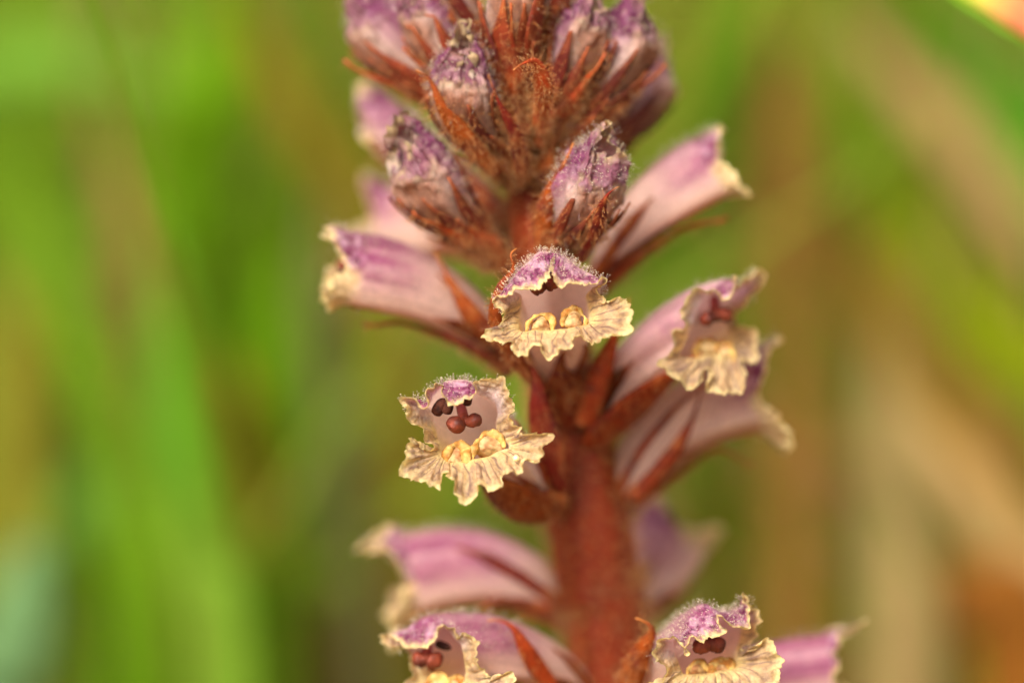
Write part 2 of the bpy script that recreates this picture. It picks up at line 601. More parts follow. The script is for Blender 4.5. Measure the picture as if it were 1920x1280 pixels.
PAL = dict(
    dark=lin((112, 40, 78)), purple=lin((176, 100, 138)), pink=lin((228, 188, 208)), cream=lin((244, 226, 172)),
    tube=lin((230, 200, 186)), belly=lin((208, 150, 122)), inpink=lin((254, 236, 228)), inyel=lin((246, 226, 160)),
    buff=lin((228, 200, 154)), vein=lin((142, 104, 104)), wilt=lin((146, 74, 36)), wiltd=lin((84, 38, 26)), peach=lin((202, 138, 84)))


def corolla(fl, I, O, up, base, c1, c2, upper, spec):
    """fl: the flower empty. I, O: rim and margin points (k,3), clockwise from the top.
    base: attachment, c1/c2: Bezier handles of the tube axis. upper: bool per station."""
    M, nt_, ns = spec.get("res", (200, 30, 22))
    seed = spec.get("seed", 1)
    amp = spec.get("amp", 0.14)
    wilt = spec.get("wilt", 0.0)
    k = len(I)
    # denser samples where the margin is longer
    Iu, Ou = catmull(I, 2000, True), catmull(O, 2000, True)
    seglen = np.linalg.norm(np.roll(Ou, -1, 0) - Ou, axis=1) + 0.6 * np.linalg.norm(np.roll(Iu, -1, 0) - Iu, axis=1) + 0.002
    cum = np.concatenate([[0], np.cumsum(seglen)])
    tgt = np.arange(M) / M * cum[-1]
    fi = np.interp(tgt, cum, np.arange(2001))
    i0 = np.floor(fi).astype(int) % 2000
    fr = (fi - np.floor(fi))[:, None]
    Ij = Iu[i0] * (1 - fr) + Iu[(i0 + 1) % 2000] * fr
    Oj = Ou[i0] * (1 - fr) + Ou[(i0 + 1) % 2000] * fr
    st = fi / 2000 * k
    isup = upper[np.round(st).astype(int) % k]
    arc = np.concatenate([[0], np.cumsum(np.linalg.norm(np.diff(Oj, axis=0), axis=1))])
    # --- tube
    cen = I.mean(0)
    t = np.linspace(0, 1, nt_)
    C = bez(base, c1, c2, cen, t)
    Tn = unit(np.gradient(C, axis=0))
    S = unit(np.cross(np.broadcast_to(up, C.shape), Tn))
    Nn = np.cross(Tn, S)
    e = Ij - cen
    ex, ey, ez = e @ S[-1], e @ Nn[-1], e @ Tn[-1]
    ang = np.arctan2(ey, ex)
    rbase = spec.get("rbase", 1.0)
    rr = np.hypot(ex, ey)
    prof = spec.get("prof", 0.0)
    g = (sm(0.0, 1.0, t) ** spec.get("taper", 1.0))[:, None]
    rad = (1 - g) * (rbase * (0.65 + 1.0 * np.sin(np.pi * np.minimum(t * 1.1, 1)) * 0.6))[:, None] + g * rr[None]
    rad = rad * (1 + prof * np.sin(np.pi * t) ** 2)[:, None]
    tube = C[:, None] + rad[..., None] * (np.cos(ang)[None, :, None] * S[:, None] + np.sin(ang)[None, :, None] * Nn[:, None]) + (ez[None] * g ** 3)[..., None] * Tn[:, None]
    tube[-1] = Ij
    # --- lip
    Tj = unit(tube[-1] - tube[-3])
    dlen = np.linalg.norm(Oj - Ij, axis=1, keepdims=True)
    m0 = Tj * dlen * spec.get("k0", 0.9)
    m1 = (Oj - Ij) * 1.1
    # crenulate margin
    A3 = np.stack([arc * 1.0, arc * 0 + seed * 3.7, arc * 0], -1)
    cren = 0.13 * noise(A3 * 1.1) + 0.11 * noise(A3 * 2.7 + 5) + 0.08 * noise(A3 * 5.7 + 9) + 0.06 * noise(A3 * 11 + 2)
    cren = cren * spec.get("cren", 1.0) * np.minimum(1.0, 1.6 / np.maximum(dlen[:, 0], .5))
    # keep seam continuous
    edge = np.minimum(np.arange(M), M - np.arange(M)) / (M * 0.02)
    cren = cren * np.clip(edge, 0, 1)
    s = np.linspace(0, 1, ns + 1)[1:]
    sl = s[:, None] * (1 + cren * 1.0)[None]
    H = lambda q: ((2 * q ** 3 - 3 * q ** 2 + 1)[..., None] * Ij + (q ** 3 - 2 * q ** 2 + q)[..., None] * m0 + (-2 * q ** 3 + 3 * q ** 2)[..., None] * Oj + (q ** 3 - q ** 2)[..., None] * m1)
    lip = H(sl)
    full = np.concatenate([tube, lip], 0)                   # (nt+ns, M, 3)
    R = full.shape[0]

    def normals(G):
        du = np.roll(G, -1, 1) - np.roll(G, 1, 1)
        dv = np.gradient(G, axis=0)
        return unit(np.cross(dv, du))
    nm = normals(full)
    c_ax = np.concatenate([C, np.repeat(cen[None], ns, 0)], 0)[:, None]
    gs = -1 if np.mean(np.sum(nm[:nt_] * (full[:nt_] - c_ax[:nt_]), -1)) < 0 else 1
    nm = nm * gs
    # --- relief: pleats along veins, ruffles at the margin, crinkle
    srow = np.concatenate([np.zeros(nt_), s])[:, None] * np.ones(M)[None]
    trow = np.concatenate([t, np.ones(ns)])[:, None] * np.ones(M)[None]
    wob = noise(np.stack([arc * 0.6, arc * 0 + seed, arc * 0], -1))
    lam = spec.get("lam", 0.62)
    ph = 2 * np.pi * arc / lam + 2.5 * wob
    phr = ph[None] + 1.2 * noise(np.stack([full[..., 0] * .9, full[..., 1] * .9, full[..., 2] * .9 + seed], -1))
    pleat = np.cos(phr)
    ruf = np.sin(2 * np.pi * arc / 1.9 + 3 * wob + seed) + 0.7 * noise(A3 * 1.1 + 31)
    ends = np.clip(edge, 0, 1)[None]
    loc = np.where(isup, spec.get("up_ruf", 0.55), 1.0)[None]
    pm = sm(-.5, .6, fbm(full / 1.3 + seed * 5))             # pleats come and go
    disp = (amp * 2.0 * srow ** 1.6 * ruf[None] + amp * 0.8 * sm(0.1, .6, srow) * pleat * pm) * loc * ends
    disp = disp + amp * 1.6 * loc * sm(.05, .7, srow) * fbm(full / 0.9 + seed * 7)
    cr = fbm(full / 0.55 + seed * 2.1)
    disp = disp + 1.8 * spec.get("crinkle", 0.09) * sm(0.0, .5, srow) * cr + 0.10 * sm(.3, 1, srow) * noise(full / 0.2)
    disp = disp + 0.05 * fbm(full / 1.5 + seed) * sm(0.1, .5, trow) + 0.018 * np.cos(7 * ang)[None] * sm(.2, .7, trow) * (1 - sm(0, .4, srow))
    if spec.get("crumple"):
        cw = sm(0.78, 1, trow) * spec["crumple"]
        disp = disp + cw * (0.5 * noise(full / 1.1 + seed) + 0.32 * noise(full / 0.5 + seed * 3) + .16 * noise(full / .25 + seed))
    full = full + nm * disp[..., None]
    nm2 = normals(full) * gs
    th = (0.10 * (1 - 0.85 * srow) + 0.02)[..., None]
    outer = full + nm2 * th / 2
    inner = full - nm2 * th / 2
    # --- pigment, plus highlights painted on the wilted caps
    p = PAL
    dors = (np.sin(ang)[None] * np.ones((R, 1)))
    streak = noise(np.stack([ang[None] * 4.2 + 0 * srow, trow * 2.0, srow * 0 + seed], -1))
    streak2 = noise(np.stack([ang[None] * 9 + 0 * srow, trow * 3.0, srow * 0 + seed + 4], -1))
    pur = sm(-0.45, 0.55, dors) * sm(spec.get("p0", 0.28) + .12, spec.get("p1", 0.8) + .1, trow) * spec.get("pur", 1.0)
    tubec = mix(p["belly"], p["tube"], sm(-1.0, -0.2, dors))
    tubec = mix(tubec, lin((140, 62, 34)), spec.get("bb", 1.0) * (1 - sm(.02, .3, trow + .06 * streak)))
    tubec = mix(tubec, p["purple"], np.clip(pur * (0.82 + 0.25 * streak), 0, 1))
    tubec = mix(tubec, p["dark"], np.clip(pur * sm(.05, .75, streak2 + .4 * streak) * 0.2, 0, 1))
    tubec = mix(tubec, p["pink"], np.clip(pur * sm(.1, .8, -streak) * 0.3, 0, 1))
    mo = fbm(full / 0.45 + seed)
    vt = ang[None] * 3.4 + .5 * noise(np.stack([ang[None] * 2 + 0 * srow, trow * 6, srow * 0 + seed + 2], -1))
    vl = np.exp(-(np.abs((vt + .5) % 1 - .5) / .07) ** 2) * sm(.15, .4, trow)
    tubec = mix(tubec, lin((120, 52, 76)), .38 * vl * (0.5 + .5 * sm(-.3, .4, streak)))
    tubec = mix(tubec, p["dark"], .22 * pur * sm(.0, .6, mo))
    tubec = mix(tubec, p["tube"], .25 * sm(.1, .7, -mo))
    mo2 = fbm(full / 0.16 + 3 * seed)
    tubec = mix(tubec, lin((250, 230, 218)), spec.get("pale", 0.0) * np.ones_like(srow))
    lipo = mix(p["purple"], mix(p["pink"], np.array([.92, .8, .86]), sm(.2, .7, mo2)), (1 - .45 * wilt) * sm(-.1, .45, mo))
    lipo = mix(lipo, p["dark"], 0.9 * sm(.0, .5, mo2 - .35 * mo))
    lipo = mix(lipo, p["dark"], (.38 * wilt + .15) * np.ones_like(srow))
    lipo = mix(lipo, p["cream"], (1 - .97 * wilt) * sm(.76, .98, srow + .12 * mo2))
    lowo = mix(p["tube"], p["buff"], sm(0, .6, srow))
    lowo = mix(lowo, p["cream"], sm(.7, 1, srow))
    upm = np.where(isup, 1.0, 0.0)[None] * np.ones((R, 1))
    w = max(3, M // 60)
    ker = np.ones(2 * w + 1) / (2 * w + 1)
    ups = np.convolve(np.concatenate([upm[0][-w:], upm[0], upm[0][:w]]), ker, 'valid')[None] * np.ones((R, 1))
    if wilt:
        ups = np.maximum(ups, .9 * sm(.15, .5, srow + .3 * mo))
    oc = mix(tubec, mix(lowo, lipo, ups), sm(0.0, .35, srow))
    # inside
    inn = mix(p["inyel"], p["inpink"], np.clip(ups * .8 + sm(-.75, -.1, dors) * 0.75, 0, 1))
    inn = mix(p["inpink"], inn, sm(.55, 1, trow))
    pv = arc[None] / 0.95 + 0.55 * noise(np.stack([full[..., 0] * 1.1, full[..., 1] * 1.1, full[..., 2] * 1.1 + seed], -1)) + .3 * wob[None]
    veinm = np.exp(-(np.abs((pv + .5) % 1 - .5) / .075) ** 2) * sm(.05, .3, srow) * (1 - sm(.75, .95, srow))
    pv2 = arc[None] / 0.42 + 1.1 * srow * noise(np.stack([full[..., 0] * 2, full[..., 1] * 2, full[..., 2] * 2 + seed], -1))
    vein2 = np.exp(-(np.abs((pv2 + .5) % 1 - .5) / .13) ** 2) * sm(.4, .65, srow) * (1 - sm(.85, 1, srow)) * pm
    li = mix(p["inyel"], p["buff"], sm(.1, .55, srow + .2 * mo))
    mau = fbm(full / 0.8 + seed * 11)
    li = mix(li, p["vein"], .5 * sm(-.05, .6, mau) * sm(.2, .5, srow))
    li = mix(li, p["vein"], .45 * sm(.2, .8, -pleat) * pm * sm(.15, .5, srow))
    li = mix(li, p["vein"] * .75, np.clip(veinm * .8 + .45 * vein2, 0, .85))
    li = mix(li, p["cream"], 0.9 * sm(.82, 1, srow + .08 * mo2))
    spot = sm(.25, .7, noise(full / .45 + seed * 13)) * sm(.6, .95, srow)
    li = mix(li, lin((168, 116, 78)), .55 * spot)
    lu = mix(p["inpink"], p["buff"], sm(.3, .9, srow))
    lu = mix(lu, p["vein"], .4 * sm(.2, .7, mo2) * sm(.3, .7, srow))
    lu = mix(lu, p["cream"], .8 * sm(.85, 1, srow))
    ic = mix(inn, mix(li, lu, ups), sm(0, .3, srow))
    if wilt:
        wm = np.clip(wilt * (0.55 + 0.6 * mo), 0, 1) * sm(.35, .9, trow)
        lowm = (1 - ups)
        tubew = mix(mix(p["peach"], p["tube"], .2 * sm(-.2, .6, dors)), p["wilt"], .9 * sm(-.6, .3, streak + .4 * mo))
        oc = mix(oc, tubew, wilt * (1 - sm(.4, .75, trow)))
        wc = mix(p["wilt"], p["wiltd"], sm(-.2, .5, mo2))
        wc = mix(wc, lin((232, 196, 160)), .75 * sm(.8, 1, srow + .15 * mo))
        oc = mix(oc, lin((138, 56, 26)), 1 - sm(.08, .42, trow + .08 * streak))
        wc = mix(wc, lin((214, 158, 116)), .65 * sm(-.05, .5, mo))
        oc = mix(oc, wc, np.clip(wm * (0.06 + .94 * lowm) * (0.4 + .6 * sm(0, .3, srow)), 0, 1))
        ic = mix(ic, wc, wilt * (.3 + .5 * lowm))
        hl = sm(.3, .75, noise(full / .5 + seed * 2)) * sm(0, .3, srow)  # highlights on the crumpled caps, put into the colour as pale patches
        oc = mix(oc, lin((238, 200, 190)), .4 * hl * ups)

    def piece(name, rows, cols, wrap, cap_margin, label=None):
        """shell piece over grid rows/cols with an outer and an inner face"""
        m = len(cols)
        go, gi = outer[rows][:, cols], inner[rows][:, cols]
        nrow = go.shape[0]
        # (col-major order so wrap works over columns)
        vo, vi = go.transpose(1, 0, 2).reshape(-1, 3), gi.transpose(1, 0, 2).reshape(-1, 3)
        no = nm2[rows][:, cols].transpose(1, 0, 2).reshape(-1, 3)
        co = np.concatenate([oc[rows][:, cols].transpose(1, 0, 2).reshape(-1, 3), ic[rows][:, cols].transpose(1, 0, 2).reshape(-1, 3)])
        F = grid_faces(m, nrow, wrap)
        # orient outward
        a, b, c_, d_ = (vo[F[:, q]] for q in range(4))
        if np.mean(np.sum(np.cross(c_ - a, d_ - b) * no[F[:, 0]], 1)) < 0:
            F = F[:, ::-1]
        Fi = F[:, ::-1] + len(vo)
        faces = [F, Fi]
        if cap_margin:
            jj = np.arange(m if wrap else m - 1)
            a0 = jj * nrow + nrow - 1
            b0 = ((jj + 1) % m) * nrow + nrow - 1
            faces.append(np.stack([a0, b0, b0 + len(vo), a0 + len(vo)], -1))
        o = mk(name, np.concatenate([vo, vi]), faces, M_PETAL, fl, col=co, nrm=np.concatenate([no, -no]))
        if label:
            o["label"] = label
        return o
    allc = np.arange(M)
    piece("corolla_tube", np.arange(0, nt_), allc, True, False)
    upi = np.where(isup)[0]
    # contiguous run of upper columns through index 0
    br = np.where(np.diff(np.concatenate([isup, isup[:1]]).astype(int)) == 1)[0]
    start = (br[0] + 1) % M if len(br) else 0
    seq = (start + np.arange(M)) % M
    nu = isup.sum()
    up_cols = np.concatenate([seq[:nu], seq[nu:nu + 1]])
    lo_cols = np.concatenate([seq[nu:], seq[:1]])
    rows = np.arange(nt_ - 1, R)
    piece("upper_lip", rows, up_cols, False, True)
    piece("lower_lip", rows, lo_cols, False, True)
    # hairs on the outside of upper lip and dorsal tube
    nh = spec.get("hairs", 500)
    if nh:
        r = np.random.default_rng(seed + 100)
        F = grid_faces(M, R, True)
        vo = outer.transpose(1, 0, 2).reshape(-1, 3)
        no = nm2.transpose(1, 0, 2).reshape(-1, 3)
        wgt = (ups * (0.3 + 0 * srow) * sm(.5, 1, trow) * 3 + 0.35 * sm(-.3, .4, dors) * sm(.3, .8, trow) + .05) * (srow < .93) * np.where(srow > 0, ups, 1)
        wf = wgt.T.reshape(-1)[F[:, 0]]
        pp, nn = sample_quads(vo, F, nh, r, wf)
        ix = np.argmin  # normals from grid orientation
        sgn = np.sign(np.mean(np.sum(unit(np.cross(vo[F[:, 2]] - vo[F[:, 0]], vo[F[:, 3]] - vo[F[:, 1]])) * no[F[:, 0]], 1)))
        hair_mesh("glandular_hair", pp, nn * sgn, (0.18 + 0.30 * r.random(nh)) * spec.get("hairlen", 1.0), 0.0118, fl, r=r, tipr=2.5, tint=(206, 172, 170), tipt=(252, 240, 206))
    return dict(C=C, T=Tn, S=S, N=Nn, rad=rad, ang=ang, cen=cen, t=t)


def tube_point(tb, t, theta, off):
    """point on the tube surface (theta: 0 = side S, pi/2 = dorsal)"""
    n = len(tb["t"])
    f = np.clip(np.asarray(t), 0, 1) * (n - 1)
    i = np.clip(np.floor(f).astype(int), 0, n - 2)
    w = (f - i)[:, None]
    lerp = lambda a: a[i] * (1 - w) + a[i + 1] * w
    C, S, N = lerp(tb["C"]), unit(lerp(tb["S"])), unit(lerp(tb["N"]))
    da = np.abs((tb["ang"][None] - theta[:, None] + np.pi) % (2 * np.pi) - np.pi)
    j = np.argmin(da, 1)
    R = tb["rad"][i, j] * (1 - w[:, 0]) + tb["rad"][np.minimum(i + 1, n - 1), j] * w[:, 0]
    rd = np.cos(theta)[:, None] * S + np.sin(theta)[:, None] * N
    return C + rd * (R + off)[:, None], rd


CAL = [lin(c) for c in ((136, 46, 10), (116, 36, 6), (138, 60, 14), (108, 28, 16), (148, 54, 20))]


def tooth(fl, path, nrm, w0, seed, dark=0.0, strap=False, name="calyx_tooth", hairs=70, tipc=(160, 84, 46), thick=0.22, belly=0.25):
    n = len(path)
    s = np.linspace(0, 1, n)
    w = w0 * (0.10 + 0.9 * (1 - sm(.15, .95, s)) ** 1.0) * (0.75 + belly * np.sin(np.pi * np.clip(s * 1.6, 0, 1)))
    if strap:
        w = w0 * (1.5 - .5 * sm(0, .35, s)) * (1 - .88 * sm(.7, 1, s))
    h = np.minimum(thick, w * 0.9)
    v, f, par = sweep(path, nrm, w, h, k=10, cup=0.12)
    r = np.random.default_rng(seed)
    base = CAL[seed % len(CAL)] * (1 - dark) + lin((74, 34, 36)) * dark
    c = np.tile(base, (len(v), 1))
    c = mix(c, lin((84, 34, 34))[None], .75 * sm(-.1, .6, fbm(v / 0.9 + seed)))
    c = mix(c, lin((190, 112, 60))[None], .45 * sm(.1, .8, noise(v / 0.6 + seed + 9)))
    if strap:
        c = mix(c, lin((84, 38, 30))[None], (.35 + dark) * sm(.35, .75, par) * (1 - sm(.85, 1, par)))
    c = mix(c, lin(tipc)[None], .6 * sm(.78, 1, par))
    v[:-2] += 0.06 * fbm(v[:-2] / 0.8 + seed)[:, None] * np.repeat(np.broadcast_to(nrm, path.shape), 10, 0)
    o = mk(name, v, f, M_CALYX, fl, col=c)
    HAIRS.setdefault(fl.name, []).append((v, f[0], hairs, path))
    return o


def flush_hairs(fl, seed, ln=0.42):
    L = HAIRS.pop(fl.name, [])
    P_, N_ = [], []
    r = np.random.default_rng(seed + 500)
    for v, q, n, path in L:
        if not n:
            continue
        p, nn = sample_quads(v, q, int(n * 1.8), r)
        near = path[np.argmin(np.sum((p[:, None] - path[None]) ** 2, -1), 1)]
        nn[np.sum(nn * (p - near), 1) < 0] *= -1
        P_.append(p)
        N_.append(nn)
    if P_:
        p, nn = np.concatenate(P_), np.concatenate(N_)
        hair_mesh("calyx_hair", p, nn, ln * (0.5 + r.random(len(p))), 0.013, fl, tint=(206, 136, 76), tipt=(240, 200, 140), r=r)


def calyx(fl, tb, spec):
    """two side sepals, each split into two narrow teeth, hugging the tube"""
    seed = spec.get("seed", 1)
    r = np.random.default_rng(seed + 40)
    dark = spec.get("dark", 0.0)
    n = 26
    s = np.linspace(0, 1, n)
    for side in (1, -1):
        rows = [(0.15, 0.62, 0.80), (-0.35, -0.62, 0.72)]
        if spec.get("cth"):
            rows = [(.25, .5, .78), (-.3, -.45, .85), (-.75, -1.2, .8)]
        for kx, (th0, th1, ln) in enumerate(rows):
            th0, th1 = th0 + .1 * r.normal(), th1 + .18 * r.normal()
            ln = ln * spec.get("calen", 1.0) * (0.88 + .25 * r.random())
            th = th0 + (th1 - th0) * s
            th = th if side > 0 else np.pi - th
            lift = 0.05 + 0.10 * s + spec.get("clift", 0) * sm(.2, .6, s) + spec.get("flare", 0.35) * sm(.6, 1, s) * (0.3 + r.random())
            p, nr = tube_point(tb, ln * s, th, lift)
            wig = 0.25 * r.normal() * sm(.6, 1, s)
            p = p + wig[:, None] * np.cross(nr, unit(np.gradient(p, axis=0)))
            tooth(fl, p, nr, spec.get("cw", 1.25) * (0.85 + .3 * r.random()), seed * 4 + kx + (side > 0) * 2, dark=dark, hairs=spec.get("chairs", 60), strap=spec.get("strap", False), thick=.16 if spec.get("strap") else .22)


def bract(fl, path_pts, nrm, w, seed, name="bract", hairs=260, dark=0.0, tipc=(212, 138, 72)):
    path = catmull(np.array(path_pts), 34)
    s = np.linspace(0, 1, 34)
    tooth(fl, path, nrm, w, seed, dark=dark, name=name, hairs=hairs, tipc=tipc, thick=0.3, belly=0.4)


def blob(name, fl, pts, rad, mat, colf, hint=None, k=18, n=40, bumpy=0.0, seed=0, origin=None):
    """rounded body swept along pts with radii"""
    path = catmull(np.array(pts), n)
    rr = catmull(np.array(rad)[:, None], n)[:, 0]
    rr = np.maximum(rr, 0.004)
    v, f, par = sweep(path, hint if hint is not None else AX_U + 0.3 * AX_R, rr * 2, rr * 2, k=k)
    if bumpy:
        cc = np.concatenate([np.repeat(path, k, 0), path[[0, -1]]])
        v = v + unit(v - cc) * (bumpy * fbm(v / 0.5 + seed))[:, None]
    return v, f, colf(v, par)


def merge(parts):
    V, Q, T, C, off = [], [], [], [], 0
    for v, f, c in parts:
        V.append(v)
        C.append(c)
        Q.append(f[0] + off)
        T.append(f[1] + off)
        off += len(v)
    return np.concatenate(V), [np.concatenate(Q), np.concatenate(T)], np.concatenate(C)


def stigma(fl, a, b, top, rl=0.55, seed=0, style_col=(136, 60, 60)):
    """two-lobed brown stigma on a short style. a, b: lobe tips; top: where the style leaves the hood"""
    a, b, top = map(np.asarray, (a, b, top))
    m = (a + b) / 2 + unit(top - (a + b) / 2) * 0.15
    cf = lambda v, par: mix(lin((112, 46, 26))[None], lin((76, 28, 16))[None], sm(-.4, .5, noise(v / 0.5 + seed)))
    cs = lambda v, par: mix(lin(style_col)[None], lin((112, 42, 24))[None], sm(.45, .9, par))
    ex = lambda q: q + unit(q - m + np.array([0, 0, -.25])) * rl * 0.85
    path = [ex(a), a + (ex(a) - a) * .75, a, (a + m) / 2, m, (b + m) / 2, b, b + (ex(b) - b) * .75, ex(b)]
    q = np.random.default_rng(seed + 77)
    j = lambda x: x * rl * (1 + .12 * q.normal())
    rad = [0.02, j(.62), j(.92), j(.84), j(.66), j(.84), j(.95), j(.62), 0.02]
    v1 = blob("", fl, path, rad, None, cf, hint=unit(top - m), k=24, n=60, bumpy=0.11, seed=seed)
    v2 = blob("", fl, [top, top * .6 + m * .4, m], [rl * .6, rl * .62, rl * .7], None, cs, hint=-AX_F, n=16)
    v, f, c = merge([v1, v2])
    return mk("stigma", v, f, M_STIGMA, fl, col=c)


def anther(fl, p, d, L=0.9, r0=0.26, seed=0):
    p = np.asarray(p)
    d = unit(d)
    cf = lambda v, par: mix(lin((74, 38, 26))[None], lin((44, 24, 20))[None], sm(-.4, .5, noise(v / 0.3 + seed)))
    v, f, c = blob("", fl, [p - d * L / 2, p - d * L * .4, p - d * L * .15, p + d * L * .2, p + d * L * .42, p + d * L / 2], [0.02, r0 * .8, r0, r0 * .9, r0 * .5, 0.02], None, cf, k=12, n=24, bumpy=0.03)
    return mk("anther", v, f, M_ANTHER, fl, col=c)


def palate(fl, pts, rad, seed=0, back=.38, fat=.62):
    cf = lambda v, par: mix(mix(lin((220, 184, 104))[None], lin((170, 104, 36))[None], sm(-.3, .5, fbm(v / 0.5 + seed))), lin((232, 206, 132))[None], .35 * sm(.1, .6, noise(v / .3 + seed)))
    pts = np.array(pts)
    a_ = blob("", fl, pts, np.array(rad) * fat * (1 + .35 * np.random.default_rng(seed).normal(size=len(rad))).clip(.6, 1.4), None, cf, hint=AX_U * .2 - AX_F, k=22, n=60, bumpy=0.22, seed=seed)
    c0 = (pts[0] + pts[-1]) / 2
    tp = pts[len(pts) // 2]
    wd = np.linalg.norm(pts[0] - pts[-1]) / 2
    bc = AX_F * back
    pouch = lambda v, par: mix(lin((220, 186, 130))[None], lin((180, 126, 80))[None], sm(-.3, .4, fbm(v / 0.4 + seed)))
    b_ = blob("", fl, [c0 * 1.1 - tp * .1 + bc, c0 + bc, c0 * .7 + tp * .3 + bc, c0 * .35 + tp * .65 + bc, tp + bc], [.05, wd * .7, wd * .8, wd * .6, .05], None, pouch, hint=-AX_F, k=26, n=44, bumpy=0.25, seed=seed)
    v, f, c = merge([a_, b_])
    return mk("palate_fold", v, f, M_PALATE, fl, col=c)


def table(rows, x0, y0, sc, off=0.0):
    I, O = [], []
    for a, b in rows:
        I.append(P(x0 + a[0] / sc, y0 + a[1] / sc, a[2] + off))
        O.append(P(x0 + b[0] / sc, y0 + b[1] / sc, b[2] + off))
    return np.array(I), np.array(O)


def upper_mask(n, lo, hi):
    """stations lo..n-1 and 0..hi belong to the upper lip"""
    m = np.zeros(n, bool)
    m[lo:] = True
    m[:hi + 1] = True
    return m


HI = (420, 40, 34)
flowers = {}


def new_flower(label, base):
    f = empty("flower", base, plant)
    f["label"] = label
    return f


# ---- flower facing the viewer, middle of the spike
F1 = [((880, 175, -1), (885, 205, -.3)), ((945, 190, -1), (865, 400, 1.2)), ((1010, 235, -1), (960, 470, 1.4)), ((1090, 310, -1), (1075, 440, 1.2)),
      ((1190, 360, -.8), (1150, 440, 1)), ((1270, 400, -.6), (1240, 452, .8)), ((1300, 470, -1), (1360, 415, .3)), ((1190, 560, -2.5), (1285, 560, -.3)),
      ((1190, 640, -2.5), (1335, 605, 0)), ((1200, 760, -1.5), (1500, 605, 1)), ((1200, 790, -1.2), (1615, 715, 1.3)), ((1200, 810, -1.1), (1540, 850, 1.6)),
      ((1200, 830, -1), (1430, 950, 1.6)), ((1190, 840, -.9), (1300, 1020, 1.8)), ((1120, 850, -.8), (1195, 965, 1)), ((1080, 860, -.6), (1070, 975, 1.6)),
      ((960, 880, -.5), (1035, 1010, 2)), ((900, 890, -.5), (950, 1090, 2)), ((850, 890, -.5), (860, 1130, 2)), ((780, 890, -.5), (780, 1145, 2)),
      ((700, 890, -.6), (705, 1055, 1.5)), ((650, 900, -.7), (600, 1105, 1.8)), ((620, 905, -.8), (470, 1085, 1.6)), ((590, 905, -.9), (420, 980, 1.2)),
      ((570, 900, -1), (300, 990, 1)), ((560, 880, -1.1), (222, 945, 1)), ((560, 850, -1.2), (255, 868, .6)), ((560, 800, -1.5), (360, 885, .2)),
      ((565, 740, -2), (358, 830, 0)), ((570, 700, -2.1), (440, 800, -.2)), ((570, 620, -2.1), (410, 690, -.2)), ((560, 560, -2), (392, 722, .3)),
      ((470, 530, -1.2), (303, 655, .4)), ((430, 530, -1), (325, 600, .3)), ((500, 420, -1), (470, 540, .7)), ((570, 320, -1), (620, 498, 1.2)),
      ((650, 250, -1), (740, 515, 1.4)), ((740, 170, -1), (800, 420, 1.2)), ((820, 165, -1), (832, 340, .8))]
z1 = lambda x, y, d: P(860 + x / 4.922, 440 + y / 4.922, d)
b1 = P(1048, 730, -11.0)
f = new_flower("open flower facing out, cream ruffled lip below a hairy purple hood, at mid spike", b1)
I, O = table(F1, 860, 440, 4.922)
sp = dict(seed=3, res=HI, pur=.2, pale=.7, amp=0.11, hairs=1150, hairlen=1.0, crinkle=0.07, k0=0.75, lam=.6)
tb = corolla(f, I, O, AX_U, b1, P(1046, 660, -9), P(1040, 590, -5), upper_mask(39, 31, 6), sp)
stigma(f, z1(720, 490, -.9), z1(870, 450, -1.0), z1(840, 300, -3.0), rl=0.47, seed=2)
anther(f, z1(855, 330, -1.0), D(.3, .2, 1), L=.7, r0=.16)
palate(f, [z1(625, 900, -.6), z1(640, 820, -.7), z1(700, 755, -.8), z1(780, 735, -.8), z1(850, 770, -.7), z1(868, 850, -.5), z1(850, 900, -.4)], [.1, .22, .27, .27, .27, .24, .1], seed=1)
palate(f, [z1(960, 850, -.6), z1(965, 780, -.8), z1(1010, 710, -1), z1(1080, 690, -1), z1(1140, 730, -.9), z1(1170, 800, -.7), z1(1150, 860, -.5)], [.12, .33, .36, .36, .33, .28, .1], seed=4, back=.12, fat=.5)
calyx(f, tb, dict(seed=3, cw=1.3, calen=.95, flare=.1))
# bract with a curled tip rising beside the flower
bract(f, [P(1030, 745, -9), P(985, 700, -6.5), P(930, 610, -3), P(935, 545, -1.5), P(962, 505, -1.2), P(957, 478, -1.2), P(968, 466, -1.6)], D(-.5, 0, 1), 1.0, 7, hairs=220)
bract(f, [P(1075, 800, -9.6), P(1062, 735, -8.3), P(1050, 690, -6.5), P(1062, 640, -4.5)], D(0.1, -.3, 1), 2.8, 11, hairs=300)
flush_hairs(f, 3)

